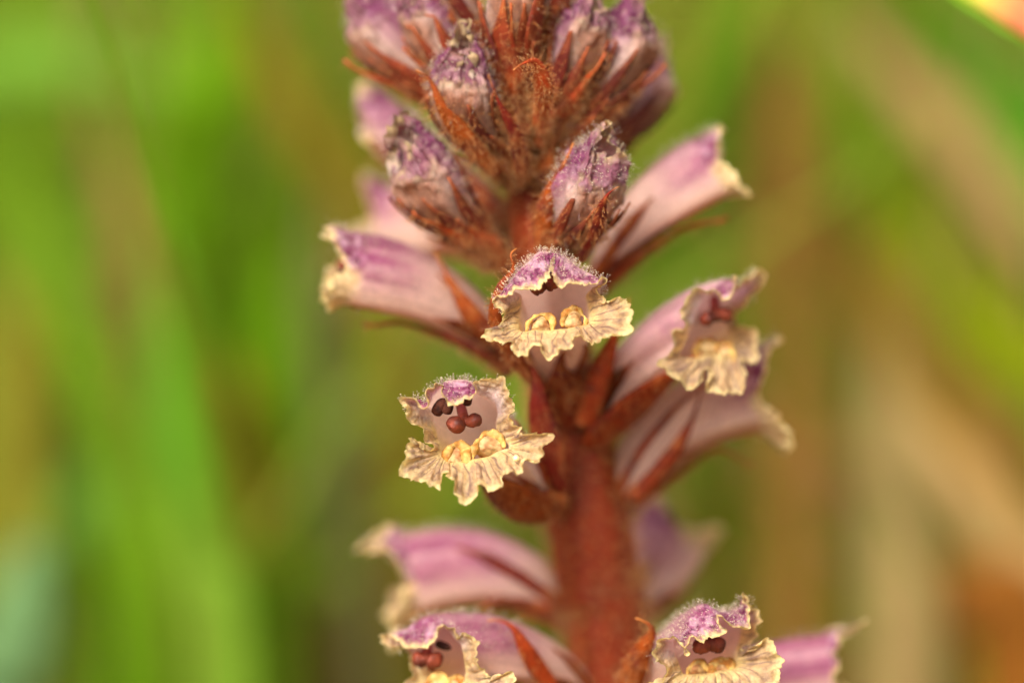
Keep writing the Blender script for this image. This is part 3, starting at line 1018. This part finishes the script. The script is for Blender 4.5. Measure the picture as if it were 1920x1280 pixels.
# ---- flower low on the side, turned slightly away
F2 = [((650, 190, -1), (640, 388, 1)), ((740, 190, -1), (730, 340, .9)), ((800, 220, -1), (800, 300, .6)), ((850, 290, -1.2), (832, 180, -.4)),
      ((900, 310, -1.4), (900, 160, 0)), ((940, 330, -1.5), (970, 155, .2)), ((980, 370, -1.6), (1060, 200, .3)), ((1000, 420, -1.8), (1110, 270, .3)),
      ((1000, 470, -2), (1130, 360, .2)), ((990, 540, -2.2), (1110, 480, -.2)), ((1000, 620, -2), (1130, 570, -.2)), ((1080, 690, -1.2), (1250, 600, .8)),
      ((1090, 710, -1), (1395, 615, 1.2)), ((1090, 725, -1), (1390, 710, 1.4)), ((1085, 735, -1), (1310, 860, 1.6)), ((1070, 735, -.9), (1215, 830, 1)),
      ((1050, 740, -.9), (1170, 935, 1.6)), ((1000, 760, -.8), (1080, 920, 1.5)), ((940, 790, -.6), (1040, 900, 1.1)), ((900, 800, -.5), (1010, 1055, 2)),
      ((850, 810, -.4), (870, 1045, 2)), ((800, 820, -.4), (800, 1120, 2.1)), ((760, 830, -.4), (735, 1138, 2.1)), ((700, 840, -.5), (640, 1050, 2)),
      ((650, 840, -.6), (615, 1010, 1.8)), ((600, 830, -.8), (605, 930, 1)), ((570, 800, -1), (480, 1060, 1.5)), ((560, 790, -1), (340, 1010, 1.4)),
      ((550, 780, -1), (215, 920, 1.2)), ((545, 770, -1.1), (215, 800, 1)), ((540, 755, -1.3), (310, 670, .6)), ((540, 730, -1.6), (460, 720, 0)),
      ((520, 650, -2.2), (370, 610, -.2)), ((500, 560, -2.3), (300, 500, 0)), ((460, 430, -2), (255, 420, .1)), ((430, 400, -1.8), (225, 330, .2)),
      ((440, 380, -1.5), (290, 340, .3)), ((470, 330, -1.3), (400, 400, .5)), ((490, 300, -1.2), (440, 230, .2)), ((530, 250, -1), (500, 190, .3)),
      ((580, 200, -1), (560, 330, .9))]
z2 = lambda x, y, d: P(700 + x / 4.267, 670 + y / 4.267, d)
b2 = P(1035, 950, -11.5)
f = new_flower("open flower showing its whole two-lobed brown stigma under a fanned lip", b2)
I, O = table(F2, 700, 670, 4.267)
sp = dict(seed=8, res=HI, pur=.2, pale=.7, amp=0.11, hairs=700, crinkle=0.06, k0=0.7, lam=.7)
tb = corolla(f, I, O, D(0.15, 1, 0), b2, P(985, 900, -9), P(915, 815, -6), upper_mask(41, 34, 8), sp)
stigma(f, z2(650, 545, -.6), z2(815, 505, -.8), z2(695, 370, -2.0), rl=0.47, seed=5)
anther(f, z2(530, 395, -.9), D(.5, .8, .2), L=1.15, r0=.36)
anther(f, z2(595, 395, -.8), D(.3, 1, .2), L=.9, r0=.33)
anther(f, z2(755, 335, -1.0), D(.2, 1, .2), L=.8, r0=.26)
palate(f, [z2(590, 850, -.5), z2(600, 770, -.7), z2(640, 705, -.9), z2(700, 700, -.8), z2(745, 750, -.5), z2(740, 830, -.2), z2(700, 860, -.1)], [.12, .34, .40, .42, .42, .36, .12], seed=6, back=.2, fat=.58)
palate(f, [z2(800, 830, -.3), z2(805, 740, -.6), z2(850, 650, -1), z2(930, 620, -1.2), z2(1010, 640, -1.1), z2(1050, 720, -.7)], [.15, .34, .34, .34, .30, .12], seed=9, back=.6, fat=.68)
calyx(f, tb, dict(seed=8, cw=1.5, calen=.9, flare=.1))
bract(f, [P(1050, 960, -9.3), P(990, 955, -7.5), P(930, 915, -5.5), P(890, 870, -4.2), P(870, 850, -3.5)], D(-.3, -.5, 1), 2.9, 12, hairs=300)
bract(f, [P(1045, 930, -9.2), P(1030, 850, -7.6), P(1012, 780, -6.8), P(1006, 715, -6.2), P(995, 688, -6), P(980, 686, -5.8)], D(-.2, 0, 1), 1.7, 13, name="calyx_tooth", hairs=160)
flush_hairs(f, 8)
drop_v, drop_f, drop_p = sweep(np.array([z2(1141, 804 + 24 * math.cos(a), 1.15) for a in np.linspace(0, math.pi, 14)]), -AX_F,
                               np.sin(np.linspace(0, math.pi, 14)) * 0.34 + .004, np.sin(np.linspace(0, math.pi, 14)) * 0.34 + .004, k=14)
tag(mk("pollen_grain", drop_v, drop_f, M_PALATE, col=np.tile(lin((246, 232, 178)), (len(drop_v), 1))),
    "tiny pale yellow bead lying on a cream petal lobe", "bead")

# ---- flower on the other side, turned three-quarters away
F3 = [((620, 170, -7), (660, 352, -4.2)), ((680, 170, -7), (720, 260, -4.5)), ((700, 210, -7.5), (745, 108, -5)), ((720, 260, -8), (762, 205, -6)),
      ((730, 290, -9), (960, 80, -8)), ((735, 310, -9.5), (1012, 110, -8.5)), ((740, 330, -10), (970, 240, -8.5)), ((740, 350, -10), (840, 382, -8)),
      ((700, 420, -10.5), (765, 450, -9.5)), ((680, 520, -10.5), (735, 560, -9.5)), ((690, 620, -10), (780, 550, -9)), ((690, 660, -10), (960, 640, -8.5)),
      ((690, 700, -9.5), (965, 770, -8)), ((690, 740, -9), (900, 900, -7.5)), ((680, 780, -8.5), (800, 880, -7)), ((650, 800, -8), (850, 1080, -5.5)),
      ((600, 810, -8), (740, 1165, -5)), ((560, 820, -7.5), (630, 1205, -4.6)), ((520, 830, -7.5), (530, 1140, -4.4)), ((480, 840, -7), (480, 980, -5)),
      ((440, 850, -6.5), (395, 1122, -3.8)), ((400, 860, -6), (250, 1040, -3.6)), ((360, 870, -6), (110, 990, -3.6)), ((320, 870, -6), (68, 900, -3.8)),
      ((270, 860, -6), (150, 840, -4.2)), ((230, 830, -6), (170, 800, -4.3)), ((290, 720, -6.2), (212, 690, -4.4)), ((320, 640, -6), (240, 610, -4.3)),
      ((350, 560, -5.6), (288, 590, -4.2)), ((385, 480, -5.4), (255, 470, -4)), ((420, 400, -5.4), (288, 340, -4)), ((480, 320, -5.7), (420, 253, -4.2)),
      ((520, 300, -6), (500, 255, -4.6)), ((570, 240, -6.6), (580, 275, -4.8))]
z3 = lambda x, y, d: P(1220 + x / 4.74, 490 + y / 4.74, d)
b3 = P(1112, 805, -11.5)
f = new_flower("open flower on the mauve tube with a hanging brown stigma, turned aside", b3)
I, O = table(F3, 1220, 490, 4.74)
sp = dict(seed=14, pale=.2, res=(360, 44, 28), amp=0.10, hairs=500, crinkle=0.06, k0=0.6, lam=.7, p0=.3, p1=.75)
tb = corolla(f, I, O, D(-.35, 1, .2), b3, P(1140, 740, -11.5), P(1235, 640, -9), upper_mask(34, 28, 7), sp)
stigma(f, z3(490, 510, -6.2), z3(660, 470, -6.8), z3(570, 340, -8), rl=.5, seed=7)
palate(f, [z3(430, 860, -6.4), z3(400, 790, -6.8), z3(450, 730, -7.4), z3(540, 740, -7.6), z3(600, 800, -7.2)], [.1, .3, .36, .3, .1], seed=12)
palate(f, [z3(560, 820, -7.2), z3(600, 760, -7.6), z3(680, 760, -7.8), z3(740, 830, -7.2), z3(740, 900, -6.8)], [.1, .3, .36, .3, .1], seed=13)
calyx(f, tb, dict(seed=14, cw=.9, calen=.7, flare=.1, strap=True))
bract(f, [P(1115, 840, -10.5), P(1175, 785, -8.5), P(1240, 722, -6.8), P(1285, 690, -6), P(1300, 668, -6.2)], D(.4, -.7, .6), 2.7, 15, hairs=200)
bract(f, [P(1095, 800, -9.2), P(1112, 740, -8.2), P(1140, 660, -7.5), P(1165, 600, -7.2), P(1180, 560, -7.4)], D(-.2, 0, 1), 1.5, 19, name="calyx_tooth", hairs=120)
flush_hairs(f, 14)

# ---- open flower at the foot of the frame, facing out
F17 = [((1000, 330, -2.5), (1160, 470, -.6)), ((1080, 370, -2.5), (1140, 420, -.9)), ((1150, 400, -2.6), (1300, 525, -.8)), ((1250, 410, -3), (1465, 572, -1)),
       ((1330, 380, -3.5), (1500, 470, -1.4)), ((1370, 350, -4), (1420, 205, -2.2)), ((1400, 400, -4), (1480, 290, -2.5)), ((1420, 450, -4.2), (1600, 460, -3)),
       ((1400, 560, -4.5), (1550, 600, -3)), ((1370, 700, -4.5), (1500, 720, -3)), ((1340, 800, -4), (1400, 800, -2.6)), ((1330, 860, -3.5), (1500, 850, -2)),
       ((1330, 900, -3.2), (1640, 690, -1.2)), ((1330, 930, -3), (1750, 740, -1)), ((1320, 960, -3), (1810, 920, -.8)), ((1300, 990, -2.8), (1850, 1050, -.6)),
       ((1270, 1010, -2.6), (1700, 1250, -.4)), ((1230, 1030, -2.4), (1500, 1400, -.2)), ((1150, 1040, -2.3), (1300, 1300, -.5)), ((1050, 1060, -2.2), (1150, 1500, .3)),
       ((950, 1070, -2.2), (950, 1520, .3)), ((850, 1080, -2.2), (800, 1350, -.2)), ((800, 1080, -2.3), (600, 1450, .3)), ((770, 1080, -2.4), (400, 1380, .2)),
       ((750, 1070, -2.5), (380, 1200, 0)), ((740, 1050, -2.6), (500, 1140, -.3)), ((720, 1000, -2.8), (560, 1110, -.6)), ((690, 920, -2.8), (530, 1040, -.6)),
       ((660, 840, -2.6), (450, 920, -.6)), ((640, 760, -2.4), (470, 830, -.5)), ((640, 700, -2.2), (530, 690, -.4)), ((670, 660, -2.2), (650, 645, -.3)),
       ((700, 640, -2.3), (760, 760, -.1)), ((720, 620, -2.3), (800, 842, 0)), ((740, 580, -2.4), (850, 690, -.1)), ((780, 480, -2.4), (960, 700, .1)),
       ((850, 400, -2.4), (1070, 708, .2)), ((910, 340, -2.4), (1205, 605, .1)), ((960, 320, -2.4), (1170, 540, -.2))]
z17 = lambda x, y, d: P(1150 + x / 5.82, 1080 + y / 5.82, d)
b17 = P(1150, 1370, -13.5)
f = new_flower("lowest open flower facing out, with a spiky notched hood", b17)
I, O = table(F17, 1150, 1080, 5.82)
sp = dict(seed=21, pale=.2, res=(400, 40, 32), amp=0.10, hairs=1000, crinkle=0.07, k0=0.7, lam=.75)
tb = corolla(f, I, O, AX_U, b17, P(1190, 1310, -12), P(1250, 1240, -8), upper_mask(39, 28, 7), sp)
stigma(f, z17(935, 770, -1.7), z17(1140, 750, -2.1), z17(1030, 560, -4), rl=.50, seed=9)
palate(f, [z17(800, 1090, -2), z17(830, 1010, -2.4), z17(930, 960, -2.6), z17(1020, 1010, -2.4), z17(1030, 1090, -2)], [.12, .36, .42, .36, .12], seed=15)
palate(f, [z17(1060, 1080, -2), z17(1090, 990, -2.5), z17(1180, 950, -2.8), z17(1280, 1000, -2.6), z17(1290, 1080, -2.2)], [.12, .36, .42, .36, .12], seed=16)
calyx(f, tb, dict(seed=21, cw=1.4, calen=.8, flare=.1))
bract(f, [P(1165, 1340, -9), P(1180, 1275, -6.5), P(1200, 1225, -4.8), P(1221, 1190, -3.8), P(1216, 1170, -3.4), P(1192, 1158, -3.2)], D(-.4, 0, 1), 1.5, 22, hairs=220)
flush_hairs(f, 21)


# ---- open flower at the foot of the frame, turned the other way
F16 = [((560, 260, -5.2), (560, 592, -3.2)), ((680, 240, -4.8), (650, 578, -2.8)), ((800, 260, -4.4), (750, 460, -2.6)), ((900, 330, -4), (862, 325, -2.4)),
       ((960, 430, -3.8), (980, 405, -2.2)), ((1010, 490, -3.6), (1012, 478, -2.5)), ((1050, 520, -3.5), (1080, 415, -2)), ((1080, 560, -3.4), (1180, 465, -1.9)),
       ((1100, 640, -3.4), (1232, 600, -1.9)), ((1120, 760, -3.4), (1288, 720, -1.9)), ((1130, 880, -3.4), (1292, 880, -1.9)), ((1120, 980, -3.2), (1500, 955, -1.4)),
       ((1100, 1020, -3), (1645, 925, -1)), ((1080, 1050, -3), (1705, 1050, -.8)), ((1040, 1080, -3), (1550, 1250, -.8)), ((980, 1090, -3), (1250, 1250, -1.2)),
       ((900, 1100, -3.2), (1150, 1450, -1)), ((800, 1100, -3.6), (850, 1500, -1.4)), ((700, 1090, -4), (650, 1300, -2.4)), ((640, 1070, -4.4), (350, 1350, -2.6)),
       ((600, 1040, -4.8), (300, 1150, -3.2)), ((560, 980, -5), (420, 1000, -4)), ((530, 900, -5.3), (470, 870, -4.6)), ((500, 800, -5.6), (450, 780, -5)),
       ((480, 700, -5.8), (420, 690, -5.2)), ((470, 600, -6), (340, 620, -5)), ((460, 500, -6), (160, 605, -5)), ((450, 430, -6), (78, 500, -5)),
       ((460, 370, -5.8), (110, 410, -5)), ((490, 310, -5.5), (330, 560, -4.2))]
z16 = lambda x, y, d: P(700 + x / 6.4, 1120 + y / 6.4, d)
b16 = P(1108, 1370, -13)
f = new_flower("lowest side flower with a thin orange sepal laid over its back", b16)
I, O = table(F16, 700, 1120, 6.4)
sp = dict(seed=35, res=(340, 40, 28), amp=.10, hairs=500, crinkle=.06, k0=.7, lam=.7, p0=.3, p1=.7)
tb = corolla(f, I, O, D(.1, 1, .05), b16, P(1085, 1240, -11), P(930, 1195, -7), upper_mask(30, 25, 7), sp)
stigma(f, z16(550, 740, -4.4), z16(740, 765, -3.9), z16(650, 570, -5.4), rl=.5, seed=35)
anther(f, z16(840, 575, -4.2), D(.9, -.3, .2), L=1.0, r0=.24)
palate(f, [z16(650, 1080, -4), z16(690, 1000, -4.2), z16(800, 960, -4.2), z16(880, 1010, -4), z16(900, 1080, -3.6)], [.12, .36, .4, .36, .12], seed=35)
palate(f, [z16(900, 1090, -3.4), z16(930, 1000, -3.8), z16(1010, 970, -3.6), z16(1080, 1010, -3.4), z16(1090, 1070, -3.2)], [.12, .34, .38, .34, .12], seed=36)
calyx(f, tb, dict(seed=35, cw=.8, calen=.6, flare=.1, strap=True))
bract(f, [P(1075, 1340, -7.6), P(1015, 1262, -6.2), P(985, 1215, -5.4), P(965, 1180, -5.2), P(940, 1163, -5.2), P(915, 1162, -5.4)], D(-.2, .3, 1), 1.0, 45, name="calyx_tooth", hairs=80, tipc=(232, 160, 80))
flush_hairs(f, 35)


# ---- generic flowers
def generic_tables(op, r, ul=1.0, lift=0.0):
    """local rim and margin (x right, z up, y forward), op: 1 open .. 0 closed"""
    half = [(0, (0, 2.5, -.2), (0, 2.7, 1.2)), (25, (1.0, 2.4, -.1), (1.3, 2.9 + lift, 2.7 * ul)), (50, (1.9, 1.9, 0), (2.5, 2.7 + lift * .6, 2.0 * ul)),
            (75, (2.35, 1.0, .0), (2.9, 1.5, .9)), (100, (2.4, -.2, -.1), (2.6, -.2, .5)), (118, (2.3, -1.1, 0), (3.6, -.9, 1.3)),
            (135, (2.0, -1.5, .1), (3.8, -2.1, 1.8)), (150, (1.5, -1.8, .2), (2.6, -2.9, 1.9)), (160, (1.1, -1.9, .25), (1.6, -2.4, 1.4)),
            (170, (.6, -2.0, .3), (1.1, -3.5, 1.9)), (180, (0, -2.0, .3), (0, -3.7, 2.0))]
    st = [(a, i, o) for a, i, o in half] + [(-a, (-i[0], i[1], i[2]), (-o[0], o[1], o[2])) for a, i, o in half[-2:0:-1]]
    I = np.array([[i[0], i[2], i[1]] for a, i, o in st], float)     # x, y(forward), z
    O = np.array([[o[0], o[2], o[1]] for a, i, o in st], float)
    O = O + r.normal(size=O.shape) * 0.28
    I = I + r.normal(size=I.shape) * 0.08
    if op < 1:
        an = np.abs(np.array([a for a, i, o in st]))
        hood = sm(130, 105, an)
        nz = r.normal(size=(2, len(an))) * .25
        Oc = np.stack([I[:, 0] * (.3 - .12 * hood), 2.3 + hood * (1.7 - .25 * np.abs(I[:, 0])) + nz[0], .2 + .1 * I[:, 2] + hood * (.8 + .05 * I[:, 2]) + nz[1]], 1)
        I[an < 30, 2] += .5
        O = O * op + Oc * (1 - op)
        I = I * (np.array([1, 1, 1]) * (op + .78 * (1 - op)))
    upm = np.array([abs(a) <= (112 if op < .5 else 80) for a, i, o in st])
    return I, O, upm


def gen_flower(label, base, mouth, fwd, up=(0, 1, 0), scale=1.0, op=1.0, seed=1, c_out=0.45, c0=None, sty=True, **kw):
    r = np.random.default_rng(seed)
    b = P(*base)
    m = P(*mouth)
    fw = D(*fwd)
    u = D(*up)
    rt = unit(np.cross(fw, u))
    u = np.cross(rt, fw)
    I, O, upm = generic_tables(op, r, kw.pop("ul", 1.0), kw.pop("lift", 0.0))
    tr = lambda q: m + scale * (q[:, :1] * rt + q[:, 1:2] * fw + q[:, 2:3] * u)
    I, O = tr(I), tr(O)
    ln = np.linalg.norm(m - b)
    c1 = b + (D(*c0) if c0 else unit(0.6 * AX_U + unit(m - b))) * ln * .35
    c2 = m - fw * ln * c_out
    fl = new_flower(label, b)
    sp = dict(seed=seed, res=(200, 34, 20), amp=.12, hairs=500, hairlen=1.3, crinkle=.07, rbase=.9 * scale)
    cal = dict(seed=seed, cw=.8, calen=.95, strap=True)
    for k, x in kw.items():
        (cal if k in ("cw", "calen", "flare", "dark", "chairs", "cth", "clift") else sp)[k] = x
    tb = corolla(fl, I, O, u, b, c1, c2, upm, sp)
    calyx(fl, tb, cal)
    loc = lambda x, y, z: m + scale * (x * rt + y * fw + z * u)
    if sty:
        stigma(fl, loc(-.45, 1.2, .35), loc(.45, 1.2, .35), loc(0, .4, 1.3), rl=.55 * scale, seed=seed)
        for sx in (-1, 1):
            palate(fl, [loc(sx * .3, .2, -2.0), loc(sx * .35, .2, -1.5), loc(sx * .8, .2, -1.2), loc(sx * 1.3, .2, -1.4), loc(sx * 1.4, .3, -1.9)], [.1, .3, .36, .3, .1], seed=seed)
    return fl, tb, loc


def std_bract(fl, tb, ln=.8, w=2.6, th=-math.pi / 2, drift=0.0, lift=0.3, curl=0.6, seed=1, dark=0.0, hairs=200):
    s = np.linspace(0, 1, 24)
    p, nr = tube_point(tb, ln * s, th + drift * s, 0.25 + lift * s + curl * sm(.75, 1, s))
    tooth(fl, p, nr, w, seed + 31, dark=dark, name="bract", hairs=hairs, thick=.3, belly=.4)


def G(label, *a, br=None, extra=(), **kw):
    fl, tb, loc = gen_flower(label, *a, **kw)
    if br is not None:
        std_bract(fl, tb, seed=kw.get("seed", 1), **br)
    if kw.get("op", 1) == 0:
        sd = kw.get("seed", 1)
        for q, (th, ln, w) in enumerate(((-2.3, .66, 1.9), (-.85, .72, 1.7), (-1.6, .5, 2.2))):
            std_bract(fl, tb, ln=ln, w=w, th=th, drift=.25 * (q - 1), lift=.3, curl=.15, seed=sd + 3 * q + 1, dark=.1 * q, hairs=150)
    for e in extra:
        bract(fl, *e[:1], e[1], e[2], e[3], **(e[4] if len(e) > 4 else {}))
    flush_hairs(fl, kw.get("seed", 1))
    return fl


# side flowers
G("side flower drooping past a mauve-backed one, its tip upturned", (1148, 945, -13.5), (1390, 750, -13), (.95, .25, -.15), up=(-.35, 1, 0.1), seed=31, scale=.95, sty=False, c_out=.4,
  br=dict(ln=1.0, w=1.8, lift=.4, curl=1.4), rbase=1.25, p0=.55, p1=.95, lift=.2, ul=1.1, bb=.3, cw=.5,
  extra=[([P(1190, 935, -10.5), P(1262, 850, -9.6), P(1302, 775, -9.4), P(1320, 705, -9.8)], D(.2, .1, 1), .9, 41, dict(name="calyx_tooth", hairs=60))])
G("side flower reaching out level from the stem with purple hood", (965, 690, -12.5), (680, 520, -9), (-.95, .22, .15), up=(.3, 1, .1), seed=32, scale=.92, op=.62, c_out=.4,
  br=dict(ln=.95, w=3.2, lift=.3), p0=.5, p1=.88, lift=.1,
  extra=[([P(930, 640, -9), P(880, 585, -7.6), P(840, 520, -7.4), P(815, 470, -7.6)], D(-.2, .1, 1), 1.1, 42, dict(name="calyx_tooth", hairs=80))])
G("upper side flower with folded mauve hood and cream fringe", (1105, 545, -11.5), (1322, 335, -11.5), (.85, .5, -.1), up=(-.5, 1, 0), seed=33, scale=.82, sty=False, c_out=.4,
  br=dict(ln=1.0, w=3.0, lift=.3), p0=.5, p1=.9, op=.6)
G("lower side flower with smooth pink arched back, out of focus", (1088, 1165, -15), (775, 1085, -16), (-1, -.2, .1), up=(0, 1, .1), seed=34, scale=1.05, sty=False, c_out=.5, c0=(-.75, .75, 0),
  br=dict(ln=.7, w=3.0), p0=.18, p1=.6, lift=-.7)
G("flower hidden behind the stem with soft violet hood", (1130, 1200, -17), (1250, 1045, -24), (.25, .8, -.5), up=(-.6, .8, 0), seed=36, scale=1.0, op=.7, pur=.7, c_out=.4, res=(140, 26, 14), hairs=0, p0=.3, p1=.7)
G("side flower at the foot of the frame with a plain lilac hood", (1165, 1400, -15), (1545, 1268, -13), (.98, .15, -.1), up=(-.1, 1, 0), seed=37, scale=.95, sty=False, c_out=.5, p0=.35, p1=.8, hairs=150)
G("cream flower glimpsed behind the wilted side bud", (965, 520, -13), (745, 425, -24), (-.7, .2, -.7), up=(.2, 1, 0), seed=38, scale=.8, res=(140, 26, 14), hairs=0, sty=False, p0=.6, p1=1.0)
# buds and wilting flowers of the upper spike
WB = dict(op=0.0, sty=False, crumple=.62, wilt=.9, cren=1.8, cw=.8, dark=.3, flare=.03, calen=1.22, chairs=90, k0=.9, p0=.5, p1=.9, rbase=.5, taper=1.5, cth=.55, clift=.22)
G("crumpled purple bud in sharp focus above the open flower", (1035, 505, -8.5), (1112, 352, -3.5), (.33, .8, .5), up=(-.5, .5, -.8), seed=51, scale=.98, res=(320, 36, 30), hairs=700, **{**WB, "wilt": .7, "dark": .15},
  extra=[([P(1020, 500, -7), P(1015, 420, -5), P(1030, 360, -3.6), P(1058, 305, -3), P(1075, 268, -3)], D(-.6, 0, 1), 1.4, 52, dict(name="calyx_tooth", hairs=160)),
         ([P(1090, 490, -6), P(1120, 430, -3), P(1130, 385, -1.2), P(1142, 362, -.6), P(1160, 350, -.4)], D(.1, -.4, 1), .8, 53, dict(hairs=120))])
G("wilted bud with crimson purple top and dark sepals", (935, 495, -9), (790, 332, -5.5), (-.48, .75, .45), up=(.4, .6, -.8), seed=54, scale=.95, res=(240, 34, 24), hairs=400, br=dict(ln=.95, w=2.6, hairs=250), **{**WB, "wilt": .8})
G("violet bud behind the wilted one, out of focus", (960, 430, -12), (725, 250, -18), (-.75, .6, -.2), up=(.5, .8, 0), seed=55, scale=.8, hairs=0, **{**WB, "wilt": .2})
G("upright bud with pale crumpled tip near the top of the spike", (972, 345, -8.5), (868, 168, -4), (-.05, .85, .5), up=(.2, .4, -1), seed=56, scale=.9, res=(280, 34, 26), hairs=500, **WB,
  extra=[([P(930, 330, -6), P(870, 260, -4), P(828, 200, -3.2), P(806, 150, -3), P(780, 132, -2.8)], D(-.5, 0, 1), 1.25, 57, dict(hairs=350)),
         ([P(985, 330, -6.5), P(970, 260, -4.5), P(935, 190, -3.2), P(915, 140, -3)], D(.3, 0, 1), 1.0, 58, dict(name="calyx_tooth", hairs=200))])
G("outer bud leaning away from the spike with pale downy sepals", (930, 265, -9.5), (700, 60, -9), (-.65, .75, .1), up=(.7, .6, -.3), seed=59, scale=.9, hairs=300, br=dict(ln=1.0, w=3.0, hairs=350), **{**WB, "dark": .1})
G("tall bud with brown wilted lip beside the topmost sepals", (1045, 290, -8.5), (1182, 85, -7), (.4, .9, .15), up=(-.8, .5, -.3), seed=60, scale=.85, hairs=300, br=dict(ln=1.0, w=2.6, hairs=250), **WB)
G("mauve bud half hidden behind the tall wilted bud", (1075, 335, -11), (1218, 165, -16), (.5, .85, -.2), up=(-.8, .5, 0), seed=61, scale=.8, hairs=0, **{**WB, "wilt": .4},
  extra=[([P(1150, 300, -14), P(1195, 240, -16), P(1235, 195, -17), P(1285, 170, -18)], D(.3, -.3, 1), 1.2, 62, dict(hairs=60))])
G("young brown bud at the heart of the spike wrapped in hairy sepals", (975, 250, -7.5), (958, -30, -4), (0, 1, .25), up=(0, .3, -1), seed=63, scale=.8, hairs=300, br=dict(ln=.95, w=2.0, hairs=450), **{**WB, "dark": .05, "cw": 1.9},
  extra=[([P(1010, 240, -5), P(1020, 170, -3), P(1005, 120, -2), P(985, 118, -1.5), P(962, 132, -1.2)], D(0, -.2, 1), 1.0, 64, dict(hairs=300))])
G("inner bud rising between the outer bud and the heart of the spike", (960, 180, -8.5), (800, -70, -7), (-.4, .9, .1), up=(.6, .5, -.5), seed=65, scale=.75, hairs=200, br=dict(ln=.95, w=3.0, hairs=300), **{**WB, "dark": .2})
G("inner bud rising between the tall bud and the heart of the spike", (1000, 160, -8), (1095, -95, -6), (.25, .95, .15), up=(-.5, .5, -.6), seed=66, scale=.75, hairs=200, br=dict(ln=.95, w=3.0, hairs=300), **{**WB, "dark": .2})
G("brown downy bud between the heart of the spike and the tall wilted bud", (1018, 275, -8), (1098, 62, -5.5), (.25, .92, .2), up=(-.5, .5, -.7), seed=68, scale=.72, hairs=250, br=dict(ln=.95, w=2.4, hairs=350), **{**WB, "dark": .15, "cw": 1.1})
G("brown downy bud between the heart of the spike and the outer leaning bud", (955, 262, -8.5), (792, 40, -6.5), (-.45, .88, .15), up=(.6, .5, -.6), seed=69, scale=.72, hairs=250, br=dict(ln=.95, w=2.4, hairs=350), **{**WB, "dark": .15, "cw": 1.1})
G("small brown bud pressed to the stem above the sharp purple bud", (1020, 360, -9), (1078, 185, -7.5), (.25, .92, .15), up=(-.5, .5, -.7), seed=70, scale=.6, hairs=150, br=dict(ln=.95, w=2.2, hairs=300), **{**WB, "dark": .1, "cw": 1.0})
G("topmost bud crowning the spike", (985, -60, -7), (975, -330, -6), (0, 1, .1), up=(0, .3, -1), seed=67, scale=.6, hairs=0, br=dict(ln=.95, w=2.6, hairs=60), **{**WB, "res": (100, 24, 14)})
for o in bpy.data.objects:
    if "_w" in o:
        del o["_w"]
